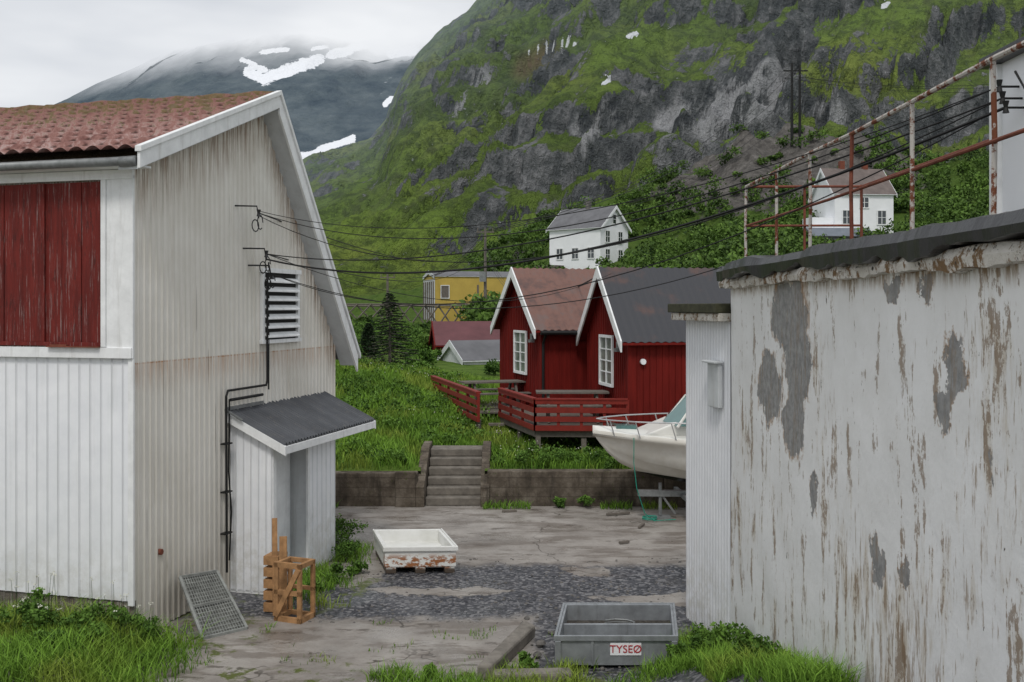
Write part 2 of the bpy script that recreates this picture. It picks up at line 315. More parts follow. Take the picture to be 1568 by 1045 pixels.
M_spruce=foliage('spruce_green',(.010,.022,.012),(.04,.07,.025))
M_flower=simple('flower_white',(.7,.7,.6),.8,.1)
# ------------------------------------------------------------------ ground sheet
b=B(); b.quad((-6000,-3000,-1.2),(6000,-3000,-1.2),(6000,9000,-1.2),(-6000,9000,-1.2)); b.build('ground',M_ground)
def yz(X,Y):
    b=np.clip((10.2-Y)/7,0,1)*2.55
    r=np.clip((12-Y)*.29,0,2.5)*sstep(1.1,2.3,X)
    l=.26*sstep(-3.9,-5.2,X)*sstep(13.4,12.4,Y)
    return np.maximum(np.maximum(b,r),l)+.02*(fbm(X*.8,Y*.8,3)-.5)
xs=np.linspace(-30,30,301); ys=np.linspace(-14,21.2,220); X,Y=np.meshgrid(xs,ys); grid('yard_pavement',np.stack([X,Y,yz(X,Y)],-1),M_yard)
cols=np.array([-.8,-.318,-.178,-.088,0,.05,.109,.175,.24,.276,.325,.404,.514,.667,1.2])
tbl={21.22:[.7]*15,24:[1.2,1.2,1.1,1.05,.75,.7,.7,.7,.7,.7,.7,.7,.7,.7,.7],28:[1.8,1.8,1.65,1.5,1.0,.9,.9,.9,.9,.9,.9,.9,.9,.9,.9],
33:[2.4,2.4,2.25,1.9,1.3,1.1,1.1,1.2,1.2,1.2,1.2,1.2,1.3,1.4,1.4],45:[2.7,2.6,2.5,1.6,1.5,1.5,1.6,1.7,1.8,2,2,2,2,2,2],
60:[3,3,2.8,2,2,2,2.2,2.5,3,3,3.2,3.5,4,4,4],90:[3,3,3,2.6,3,4,4.5,5,6,6.5,7,7,8,9,9],
120:[3,3,3,3,4.5,6.5,8,9.5,11,12,12.6,13,13,14,14],136:[4,4,4,4,6.5,9,10,11.5,14,16,17,17,17,18,18],
170:[5,5,5,7,15,20,23.5,26.0,31.5,33,31.5,28,30,33,30],200:[5,5,5,6,13,18,22,26,30,32,30,28,30,33,30],260:[0]*15}
rows=np.array(sorted(tbl)); TB=np.array([tbl[r] for r in rows])
def hz(X,Y):
    X=np.asarray(X,float);Y=np.asarray(Y,float); a=np.clip(X/Y,cols[0],cols[-1]); yc=np.clip(Y,rows[0],rows[-1])
    i=np.clip(np.searchsorted(rows,yc)-1,0,len(rows)-2); j=np.clip(np.searchsorted(cols,a)-1,0,len(cols)-2)
    u=(yc-rows[i])/(rows[i+1]-rows[i]); v=(a-cols[j])/(cols[j+1]-cols[j])
    z=(TB[i,j]*(1-v)+TB[i,j+1]*v)*(1-u)+(TB[i+1,j]*(1-v)+TB[i+1,j+1]*v)*u
    amp=np.clip((Y-21.2)/6,0,1)*.18+sstep(60,150,Y)*1.2
    rock=sstep(135,165,Y)*sstep(.15,.19,X/Y)*sstep(.44,.37,X/Y)*8.5*(ridged(X*.09,Y*.06,4)-.5)
    z=z+amp*(fbm(X*.25,Y*.25,4)-.5)*2+rock
    return np.where((X>-1.92)&(X<-.64)&(Y<22.75),-.3,z)
aa=np.linspace(-.8,1.2,560); yy=21.22*(260/21.22)**np.linspace(0,1,320); A,Y=np.meshgrid(aa,yy); X=A*Y; grid('grass_hillside',np.stack([X,Y,hz(X,Y)],-1),M_ground)
# ------------------------------------------------------------------ mountains
K=750/1524
rx=np.array([-300,0,200,380,440,500,545,570,590,600,615,640,665,700,740,800,900,1150,1568,2300]); ry=np.array([300,310,300,275,258,242,226,211,187,160,125,87,58,30,0,-60,-140,-200,-300,-200])
cx=np.linspace(-300,2300,760); tt=np.concatenate([np.linspace(0,1,300),np.linspace(1.02,1.3,10)])
CX,TT=np.meshgrid(cx,tt); Hr=4.2+(470-np.interp(CX,rx,ry))*K
Yd=225+525*TT; Xd=(CX-784)/1524*Yd
q=(Xd-Yd*.75); r=(Xd*.75+Yd)
env=np.clip(TT*6,0,1)*(1-sstep(.8,1.,TT)*.75)*np.clip(Hr/250,.25,1)
d=50*(ridged(q/75+3,r/210,4)-.55)+22*(ridged(q/22,r/60+9,4)-.5)+8*(ridged(q/8,r/26,3)-.5)
Z=2+(Hr-2)*np.minimum(TT,1)**1.12+d*env-np.maximum(TT-1,0)*250
tz=Z/30+fbm(Xd/70,Yd/70,3)*2.6-q/160; fr=tz-np.floor(tz); Z=Z+env*13*(sstep(.3,.7,fr)-fr)
cliff=sstep(.3,.45,fr)*sstep(.7,.55,fr)*sstep(.42,.58,fbm(Xd/60+7,Yd/60,3))
ex=784+1524*Xd/Yd; ey=470-1524*(Z-4.2)/Yd
def spots(L,wn=.6):
    s=np.zeros_like(ex)
    for (x0,y0,x1,y1,w_) in L:
        dx,dy=x1-x0,y1-y0; l2=dx*dx+dy*dy+1e-6; u=np.clip(((ex-x0)*dx+(ey-y0)*dy)/l2,0,1)
        dd=np.hypot(ex-x0-u*dx,(ey-y0-u*dy)); s=np.maximum(s,1-dd/w_)
    return s
snow=spots([(838,72,880,66,5),(812,79,822,76,4),(962,56,975,52,4),(925,128,934,122,4),(1352,10,1360,6,4),(1415,203,1420,200,4)])
rockm=spots([(1030,185,960,240,42),(1180,110,1300,170,60),(1200,60,1568,120,60),(700,250,640,300,26),(560,290,640,270,22),(1080,60,1000,150,30),(1010,190,1180,170,56),(1420,180,1568,200,56),(860,180,800,230,30),(780,270,740,300,22),(660,130,700,200,24),(1100,240,980,280,24)])
slab=spots([(1105,150,1185,112,36),(1020,190,1090,160,26),(690,165,735,120,26),(890,200,930,180,22),(1080,200,1180,155,24),(1200,150,1290,180,16)])
red=spots([(800,105,840,80,26)])
meadow=spots([(500,340,760,360,60),(1088,0,1060,60,26),(640,240,520,280,30),(900,90,1000,60,34),(1250,50,1400,20,30),(760,60,820,40,30),(800,350,900,320,40)])
med_n=fbm(q/18,r/45,4)
rk=.5*rockm+.5*cliff+1.3*(med_n-.5)+.42*slab-.35*meadow
t=T('mountain_grass_rock_haze',.95,.05); g=t.n('ShaderNodeNewGeometry'); nzz=t.xyz(g.outputs['Normal'])[2]
x,y,z=t.xyz(); qs=t.attr('qd'); rs=t.attr('rd')
bigr=t.noise(.012,3,.6); fine=t.noise(.16,5,.78); med=t.noise(.045,4,.7)
strt=t.noise(1,5,.75,co=t.comb(t.math('MULTIPLY',qs,.13),t.math('MULTIPLY',rs,.022),t.math('MULTIPLY',z,.03)))
grn=t.ramp(bigr,(.32,(.075,.115,.022)),(.5,(.135,.195,.036)),(.66,(.20,.245,.05)))
grn=t.mix(t.math('MULTIPLY',t.th(t.attr('meadow'),.1,.7),.45),grn,(.16,.25,.04))
grn=t.mix(t.math('MULTIPLY',t.th(fine,.43,.6),.72),grn,(.040,.06,.018)); grn=t.mix(t.math('MULTIPLY',t.th(strt,.5,.64),.4),grn,(.08,.09,.04)); grn=t.mix(t.math('MULTIPLY',t.attr('red'),.8),grn,(.17,.10,.06))
rkc=t.ramp(t.math('ADD',t.math('MULTIPLY',fine,.45),t.math('MULTIPLY',strt,.55)),(.38,(.026,.029,.033)),(.5,(.085,.09,.092)),(.62,(.21,.21,.215)))
lit=t.math('MULTIPLY',t.th(t.attr('slab'),.0,.5),t.th(strt,.42,.56)); rkc=t.mix(lit,rkc,t.mix(.6,rkc,(.42,.42,.43)))
score=t.math('ADD',t.math('ADD',t.attr('rk'),t.math('MULTIPLY',t.math('SUBTRACT',.74,nzz),.9)),t.math('ADD',t.math('MULTIPLY',t.math('SUBTRACT',strt,.5),2.2),t.math('ADD',t.math('MULTIPLY',t.math('SUBTRACT',fine,.5),1.3),t.math('MULTIPLY',t.math('SUBTRACT',med,.5),1.2))))
fac=t.th(score,.34,.50); c=t.mix(fac,grn,rkc)
c=t.mix(t.th(t.math('ADD',t.attr('snow'),t.math('MULTIPLY',t.math('SUBTRACT',fine,.5),1.2)),.2,.3),c,(.75,.77,.8))
c=t.mix(t.th(y,200,1400),c,(.30,.36,.41)); t.col(c); t.bump(t.math('ADD',fine,strt),1.,5.); M_mtn=t.m  # aerial haze painted in: colour drifts to blue-grey with depth
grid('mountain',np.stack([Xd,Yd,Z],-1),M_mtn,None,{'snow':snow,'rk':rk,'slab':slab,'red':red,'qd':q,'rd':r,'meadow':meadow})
# far mountain
K=2600/1524
rx=np.array([-600,-200,0,95,150,210,250,300,400,500,600,700,900,1300]); ry=np.array([300,230,190,157,131,105,86,60,30,20,35,10,-40,-60])
cx=np.linspace(-600,1300,420); tt=np.linspace(0,1,170); CX,TT=np.meshgrid(cx,tt); Hr=4.2+(470-np.interp(CX,rx,ry))*K
Yd=1300+1300*TT; Xd=(CX-784)/1524*Yd
Z=(Hr)*TT**1.1+(90*(ridged(Xd/330,Yd/500,5)-.55)+30*(ridged(Xd/80,Yd/120,4)-.5))*np.clip(TT*4,0,1)*(1-sstep(.85,1,TT)*.8)
ex=784+1524*Xd/Yd; ey=470-1524*(Z-4.2)/Yd
snow=spots([(378,110,405,122,10),(405,122,440,108,12),(440,108,488,92,13),(405,108,385,100,6),(508,84,535,78,10),(535,75,560,70,8),(600,82,635,78,11),(400,80,440,76,5),(445,248,490,232,8),(490,230,540,213,8),(370,92,390,98,5),(590,160,600,150,6),(480,75,500,72,4)])
t=T('far_mountain_hazy_rock',.95,.05); x,y,z=t.xyz()
c=t.ramp(t.noise(.012,5,.72,co=t.sc((1,1,1.6))),(.32,(.060,.082,.105)),(.5,(.092,.118,.138)),(.68,(.13,.158,.175)))  # bluish rock tones have aerial haze baked into the base colour
lowg=t.th(z,330,60); c=t.mix(t.math('MULTIPLY',lowg,t.th(t.noise(.008,4,.6),.35,.6)),c,(.11,.15,.10))
sn=t.attr('snow'); c=t.mix(t.th(t.math('ADD',sn,t.math('MULTIPLY',t.math('SUBTRACT',t.noise(.03,5,.8),.5),1.4)),.24,.34),c,(.78,.8,.84))
t.col(c); t.bump(t.noise(.02,4,.7),.6,25.)
tr=t.n('ShaderNodeBsdfTransparent'); mxs=t.n('ShaderNodeMixShader')
fz=t.math('ADD',z,t.math('MULTIPLY',t.math('SUBTRACT',t.noise(.0035,4,.6),.5),140.)); t.put(mxs.inputs[0],t.th(fz,520,665))
t.t.links.new(t.b.outputs[0],mxs.inputs[1]); t.t.links.new(tr.outputs[0],mxs.inputs[2]); t.t.links.new(mxs.outputs[0],t.out.inputs[0])
grid('background_mountain_range',np.stack([Xd,Yd,Z],-1),t.m,None,{'snow':snow})
# ------------------------------------------------------------------ left building
FB=Fr((-4.75,12.5),(.2587,.966),(.966,-.2587)); bld=empty('white_warehouse',(-4.75,12.5,0)); Wd=5.84
FL=Fr((-4.75,12.5),(-.966,.2587),(-.2587,-.966))
RS,RZ=[-.25,3.19,6.12],[6.07,7.44,3.32]
def rz(s): return float(np.interp(s,RS,RZ))
ribbed('gable_cladding',FB,0,Wd,0.02,lambda s:rz(s)-.1,.125,.022,M_cream,bld,rows=40,prof=(0,0,0,1,1))
b=B(); b.poly([FB.p(.0,-.02,-.1),FB.p(Wd,-.02,-.1),FB.p(Wd,-.02,rz(Wd)-.12),FB.p(3.19,-.02,7.3),FB.p(0,-.02,rz(0)-.12)],[FB.p(0.,-11,-.1),FB.p(Wd,-11,-.1),FB.p(Wd,-11,rz(Wd)-.12),FB.p(3.19,-11,7.3),FB.p(0.,-11,rz(0)-.12)]); b.build('inner_walls',M_cream,bld)
ribbed('front_cladding_lower',FL,.0,10.9,.5,3.55,.16,.022,M_white,bld,off=.02,prof=(0,0,0,0,0,0,0,1))
ribbed('front_cladding_upper',FL,2.3,10.9,3.7,5.85,.16,.022,M_white,bld,off=.02,prof=(0,0,0,0,0,0,0,1))
b=B(); b.box(FL,-.0,10.9,-.1,.0,-.2,.5); b.build('foundation',M_concrete,bld)
b=B(); b.box(FL,-.03,.30,.02,.06,3.55,5.85); b.box(FL,.36,.43,.035,.075,3.69,5.80)
b.box(FL,.30,.36,.02,.05,3.55,5.85)
b.box(FL,-.03,2.3,.02,.075,5.80,5.92); b.box(FL,-.02,2.3,.02,.08,3.55,3.685); b.box(FL,2.2,2.3,.035,.07,3.69,5.80); b.box(FL,-.03,.05,.015,.05,.45,3.55)
b.build('window_trim',M_trim,bld,.005)
b=B()
for i in range(6): 
    s0=.43+i*.295; b.box(FL,s0+.004,s0+.291,.02,.05+.006*(i%2),3.75,5.78)
b.box(FL,1.26,1.38,.05,.085,3.75,5.78); b.box(FL,.43,2.2,.03,.09,3.70,3.75); b.box(FL,.43,.50,.05,.08,3.75,5.78); b.build('red_shutter',M_oldred,bld,.004)
b=B(); b.box(FL,.43,1.2,.08,.13,3.685,3.70); b.box(FL,.9,1.15,.09,.12,3.70,3.72); b.build('rusty_sill',M_redpipe,bld)
b=B(); b.box(FL,-.25,10.9,.0,.28,5.925,5.95); b.build('soffit',M_trim,bld)
b=B(); b.tube([FL.p(-.26,.33,5.98),FL.p(11,.33,5.95)],.055,10); b.tube([FL.p(-.05,.33,5.97),FL.p(-.26,.31,5.98)],.065,10); b.build('gutter',M_steel,bld,smooth=True)
na,nb=640,150; Aa=np.linspace(-.28,10.9,na); Sb=np.linspace(-.33,3.2,nb); P=np.zeros((na,nb,3)); VL=np.zeros((na,nb))
slope=(7.44-6.07)/3.44
o=np.array(FB.o); u=np.array(FB.u); n_=np.array(FB.n)
for j,s in enumerate(Sb):
    ph=(s/.34)%1; rowi=math.floor(s/.34); lift=.07*(1-ph)
    wv_=np.abs(np.sin(Aa*math.pi/.235)); jit=.025*(vn(np.floor(Aa/.235)+.5,Aa*0+rowi*3.3+.5)-.5)
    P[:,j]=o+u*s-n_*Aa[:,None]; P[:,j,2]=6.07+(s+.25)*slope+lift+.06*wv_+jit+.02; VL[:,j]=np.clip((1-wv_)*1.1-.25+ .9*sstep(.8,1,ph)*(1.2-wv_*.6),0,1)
grid('tile_roof',P,M_tile,bld,{'valley_shade':VL})
b=B(); b.hexa([FB.p(3.2,.28,7.30),FB.p(6.12,.28,3.22),FB.p(6.12,-11,3.22),FB.p(3.2,-11,7.30),FB.p(3.2,.28,7.47),FB.p(6.2,.28,3.33),FB.p(6.2,-11,3.33),FB.p(3.2,-11,7.47)]); b.build('rear_roof',M_slate,bld)
b=B(); b.tube([FB.p(3.2,.25-.35*k,7.48+.02*(k%2)) for k in range(32)],[.075+.012*(k%2) for k in range(32)],10); b.build('ridge_cap',M_tile,bld,smooth=True)
b=B()
def barge(b,s0,z0,s1,z1,h=.2,p0=.28,p1=.32): b.hexa([FB.p(s0,p0,z0-h),FB.p(s1,p0,z1-h),FB.p(s1,p1,z1-h),FB.p(s0,p1,z0-h),FB.p(s0,p0,z0),FB.p(s1,p0,z1),FB.p(s1,p1,z1),FB.p(s0,p1,z0)])
barge(b,-.32,6.09,3.2,7.5,.2); barge(b,3.2,7.5,6.18,3.30,.30); barge(b,-.34,6.16,3.2,7.57,.07,.26,.35); barge(b,3.2,7.57,6.25,3.33,.09,.26,.35)
b.build('bargeboards',M_trim,bld,.004)
b=B(); b.hexa([FB.p(-.3,0,5.88),FB.p(3.2,0,7.28),FB.p(3.2,.28,7.28),FB.p(-.3,.28,5.88),FB.p(-.3,0,5.92),FB.p(3.2,0,7.32),FB.p(3.2,.28,7.32),FB.p(-.3,.28,5.92)])
b.hexa([FB.p(3.2,0,7.24),FB.p(6.1,0,3.12),FB.p(6.1,.28,3.12),FB.p(3.2,.28,7.24),FB.p(3.2,0,7.3),FB.p(6.12,0,3.2),FB.p(6.12,.28,3.2),FB.p(3.2,.28,7.3)]); b.build('verge_soffit',M_greyblue,bld)
b=B(); s0,s1,z0,z1=3.12,4.36,3.68,4.74
b.box(FB,s0,s0+.07,.01,.07,z0,z1);b.box(FB,s1-.07,s1,.01,.07,z0,z1);b.box(FB,s0-.03,s1+.03,.01,.085,z1,z1+.07);b.box(FB,s0-.03,s1+.03,.01,.085,z0-.06,z0)
for i in range(7):
    z=z0+.03+i*.145
    b.hexa([FB.p(s0+.07,.04,z+.07),FB.p(s1-.07,.04,z+.07),FB.p(s1-.07,.11,z),FB.p(s0+.07,.11,z),FB.p(s0+.07,.04,z+.085),FB.p(s1-.07,.04,z+.085),FB.p(s1-.07,.11,z+.02),FB.p(s0+.07,.11,z+.02)])
b.build('louvre_vent',M_trim,bld)
b=B(); b.box(FB,s0+.07,s1-.07,.005,.026,z0,z1); b.build('vent_shade_backing',M_black,bld)  # black sheet behind the slats stands in for shade in the gaps
# canopy
S=np.linspace(2.15,5.5,150); P=np.zeros((150,6,3))
for i,s in enumerate(S):
    for j in range(6):
        p=.0+.95*j/5; P[i,j]=FB.p(s,p,2.68-.46*j/5+.022*math.sin(s*2*math.pi/.095))
grid('canopy_sheet',P,M_grmetal,bld)
b=B(); 
b.hexa([FB.p(2.14,.0,2.52),FB.p(2.14,.97,2.05),FB.p(2.18,.97,2.05),FB.p(2.18,0,2.52),FB.p(2.14,.0,2.66),FB.p(2.14,.97,2.19),FB.p(2.18,.97,2.19),FB.p(2.18,0,2.66)])
b.hexa([FB.p(5.44,.0,2.52),FB.p(5.44,.97,2.05),FB.p(5.48,.97,2.05),FB.p(5.48,0,2.52),FB.p(5.44,.0,2.66),FB.p(5.44,.97,2.19),FB.p(5.48,.97,2.19),FB.p(5.48,0,2.66)])
b.box(FB,2.18,5.44,.935,.965,2.07,2.185); b.hexa([FB.p(2.18,.02,2.55),FB.p(5.44,.02,2.55),FB.p(5.44,.93,2.1),FB.p(2.18,.93,2.1),FB.p(2.18,.02,2.58),FB.p(5.44,.02,2.58),FB.p(5.44,.93,2.13),FB.p(2.18,.93,2.13)])
b.build('canopy_fascia',M_trim,bld,.004)
b=B(); b.box(FB,2.1,3.2,.0,.04,2.68,2.73); b.beam(FB.p(2.1,.02,2.7),FB.p(2.1,.3,2.55),.03,.03); b.build('canopy_flashing',M_steel,bld)
FS=Fr(tuple(FB.p(2.25,0,0))[:2],(.966,-.2587),(-.2587,-.966))
ribbed('vestibule_side',FS,0.02,.69,.02,lambda s:2.5-.46*s/.95,.12,.014,M_white,bld,rows=6,prof=(0,0,0,0,0,1))
ribbed('vestibule_front',FB,3.45,4.4,.02,2.15,.16,.014,M_white,bld,off=.68,rows=6,prof=(0,0,0,0,0,1))
b=B(); b.box(FB,2.26,4.39,.02,.36,.0,2.3); b.box(FB,3.45,4.4,.3,.672,.0,2.16); b.box(FB,2.262,2.30,.3,.67,0,2.2); b.build('vestibule_body',M_greyblue,bld)
b=B(); b.box(FB,2.27,2.36,.66,.71,.0,2.16); b.box(FB,3.40,3.47,.66,.70,0,2.16); b.box(FB,2.45,3.38,.36,.40,.08,2.05); b.box(FB,2.25,4.4,.0,.6,-.08,.05); b.build('door_frame',M_trim,bld,.004)
b=B(); b.tube([FB.p(3.2,.1,4.7),FB.p(3.2,.1,3.05),FB.p(3.17,.1,2.98),FB.p(2.05,.1,2.98),FB.p(2.0,.1,2.9),FB.p(2.02,.1,.35)],.018)
b.tube([FB.p(3.28,.08,4.9),FB.p(3.28,.08,2.9)],.012); b.tube([FB.p(2.12,.08,2.85),FB.p(2.10,.08,1.8),FB.p(2.16,.09,1.2),FB.p(2.12,.08,.5)],.012)
b.tube([FB.p(2.12,.1,2.84),FB.p(3.05,.1,2.84)],.022)
for z in (.9,1.5,2.2): b.box(FB,1.97,2.14,.02,.12,z,z+.02)
for (s,z) in ((2.62,5.62),(2.85,5.0),(3.0,4.75)):
    b.tube([FB.p(s-.25,.02,z+.08),FB.p(s-.1,.3,z+.08),FB.p(s-.08,.32,z-.1)],.012)
    b.tube([FB.p(s+.08*math.cos(k*.6),.3,z-.15+.11*math.sin(k*.6)) for k in range(10)],.008,6)
    b.tube([FB.p(s+.1*math.cos(k*.6),.22,z-.2+.09*math.sin(k*.6)) for k in range(12)],.009,6)
b.build('cable_conduits',M_black,bld)
b=B()
for (s,z) in ((2.54,5.55),(2.77,4.95),(2.95,4.62)): b.tube([FB.p(s,.32,z),FB.p(s,.32,z+.05),FB.p(s,.32,z+.1)],[.035,.02,.035],8)
b.build('insulators',M_dark,bld)
b=B(); b.tube([FB.p(.52,.0,1.0),FB.p(.52,.05,1.0)],.04,8); b.build('wall_spout',M_redpipe,bld)
# ------------------------------------------------------------------ right building
rb=empty('rendered_concrete_building',(2.65,12,0)); FR=Fr((2.64,12),(.015,-1),(-1,-.015))
S=np.linspace(0,13,260); Zz=np.linspace(-.3,4.44,100); SS,ZZ=np.meshgrid(S,Zz,indexing='ij'); D=.03*(fbm(SS*1.1,ZZ*1.1,4)-.5)
P=np.array(FR.o)+SS[...,None]*np.array(FR.u)+D[...,None]*np.array(FR.n); P[...,2]=ZZ; grid('rendered_wall',P,M_render,rb)
b=B(); b.box(FR,.0,13,-6,-.03,-.3,4.43); b.build('building_core',M_render,rb)
def wavy(name,s0,s1,p0,p1,z0,z1,mat,amp,seed,fr_=2.5):
    n=260; S=np.linspace(s0,s1,n); nz=fbm(S*fr_+seed,S*0+seed,4)-.5; n2=fbm(S*fr_*2+seed,S*0+seed+9,3)-.5
    ring=[]
    for i,s in enumerate(S):
        a=amp*nz[i]; c=amp*n2[i]
        ring.append([FR.p(s,p0,z0+c),FR.p(s,p1+a,z0+c),FR.p(s,p1+a+.01,(z0+z1)/2),FR.p(s,p1+a-.02,z1+a*.5),FR.p(s,p1+a-.08,z1+a*.5+.015),FR.p(s,p0,z1+a*.5)])
    P=np.array([[tuple(q) for q in r]+[tuple(r[0])] for r in ring]); return grid(name,P,mat,rb,smooth=False)
t=T('chipped_cornice',.85,.2); c=t.ramp(t.noise(3,5,.7),(.35,(.56,.53,.47)),(.6,(.72,.69,.64))); c=t.mix(t.th(t.noise(1,5,.8,co=t.sc((7,7,5))),.50,.58),c,(.22,.14,.075)); c=t.mix(t.th(t.noise(16,4,.7),.6,.66),c,(.07,.06,.05)); t.col(c); t.bump(t.noise(25,4,.7),.8,.02); M_corn=t.m
wavy('cornice',-.12,13,-.1,.10,4.43,4.55,M_corn,.07,3); wavy('roof_membrane_edge',-.16,13,-3,.17,4.55,4.70,M_dark,.16,21,1.3)
sh=empty('corrugated_shed',(2.4,13,0)); FSd=Fr((2.36,13.5),(.19,-.98),(-.98,-.19))
ribbed('shed_cladding',FSd,0,1.52,.0,4.02,.09,.016,M_white,sh,rows=20,prof=(0,0,0,1))
b=B(); b.box(FSd,0,1.45,-3,-.005,0,4.0); b.build('shed_body',M_white,sh)
b=B(); b.box(FSd,-.15,1.5,-3,.16,4.02,4.12); b.build('shed_trim',M_corn,sh,.01); b=B(); b.box(FSd,-.18,1.5,-3,.2,4.123,4.24); b.build('shed_roof',simple('mossy_roof_edge',(.06,.06,.035),.9,.5,9,bump=.5),sh,.01)
b=B(); b.box(FSd,.95,1.3,.02,.08,2.95,3.5); b.box(FSd,.92,1.33,.02,.15,3.5,3.53); b.build('meter_cabinet',M_greyblue,sh,.01)
rl=empty('roof_railing',(2.87,9,4.7)); b=B(); b2=B()
py=[12.2,10.8,9.6,8.4,7.14,5.94,4.7,3.4]
for i,y in enumerate(py):
    (b if i not in (3,) else b2).tube([(2.87,y,4.55),(2.86+.01*(i%3),y,5.2),(2.87,y,5.67)],.017,8)
    b.box(Fr((2.87,y),(1,0),(0,1)),-.05,.05,-.05,.05,4.69,4.71)
b.tube([(2.87,12.2,5.67)]+[(2.87,y,5.67+.01*((i*7)%3-1)) for i,y in enumerate(py[1:],1)],.019,8); b2.tube([(2.87,12.2,5.19),(2.87,9,5.17),(2.87,3.4,5.2)],.014,8)
b2.tube([(2.87,12.2,5.67),(4.3,12.25,5.68)],.016,8); b2.tube([(2.87,12.2,5.19),(4.3,12.25,5.2)],.014,8); b2.tube([(4.3,12.25,4.6),(4.3,12.25,5.7)],.018); b2.tube([(3.6,12.25,4.6),(3.6,12.25,5.68)],.016)
b2.tube([(4.3,12.25,5.68),(4.3,8.2,5.7)],.016,8)
b.build('posts_and_top_rail',M_pipe,rl); b2.build('mid_rail',M_redpipe,rl)
up=empty('upper_storey_house',(3.9,7,4.7)); b=B(); b.box(W0,3.87,9,-.5,7.95,4.5,6.12); b.build('walls',M_housew,up)
b=B(); b.box(W0,3.78,9,-.6,8.06,6.12,6.2); b.build('roof_edge',M_dark,up); b=B(); b.box(W0,3.83,3.87,7.86,7.99,4.6,6.115); b.build('corner_board',M_trim,up)
ins=[(3.72,7.6,5.88),(3.72,7.55,5.78),(3.72,7.5,5.7)]; b=B()
for p in ins: b.tube([(3.87,p[1],p[2]),(p[0],p[1],p[2])],.009); b.tube([(p[0],p[1],p[2]-.04),(p[0],p[1],p[2]),(p[0],p[1],p[2]+.05)],[.026,.014,.026])
b.tube([(3.74,7.4,5.95),(3.76,7.3,5.8),(3.8,7.2,5.9),(3.8,7.0,6.0)],.009); b.build('wall_insulators',M_black,up)
b=B(); A=[FB.p(2.54,.32,5.6),FB.p(2.77,.32,5.0),FB.p(2.95,.32,4.7)]
b.cable(A[0],ins[0],.72,.006); b.cable(A[0]+Vector((0,0,-.04)),ins[1],.95,.006); b.cable(A[0]+Vector((0,0,.03)),ins[0],.60,.005); b.cable(A[1],ins[1],.5,.008); b.cable(A[1]+Vector((0,0,-.08)),ins[2],.62,.013); b.cable(A[2],(2.75,11.9,4.75),.55,.006)
b.cable(A[2],(3.7,7.6,5.7),.9,.006); b.cable(A[0],(-2.15,80,9.6),1.2,.010,40); b.cable(A[1],(-2.15,80,9.2),1.4,.010,40); b.cable(A[1],(2.4,24,5.0),.7,.006,30)
b.build('overhead_cable',M_black)
b=B()
for k,(x,zz) in enumerate(((45.2,43.6),(47,43.8),(48.6,43.6))): b.cable((x,165,zz),(-2.6+k*.5,80,10.2),4,.03,30); b.cable((x,165,zz-1.4),(90,150,38+k),2,.03,20); b.cable((x,165,zz-5),(13+k,126,17),2.5,.03,20)
for k in range(3): b.cable((-2.5+.4*k,80,9.8),(-9.5,95,7),1,.02,12); b.cable((-2.2,80,9.4-.3*k),(2.2,25.1,5.0),2.0,.011,20)
b.build('power_line',M_black)
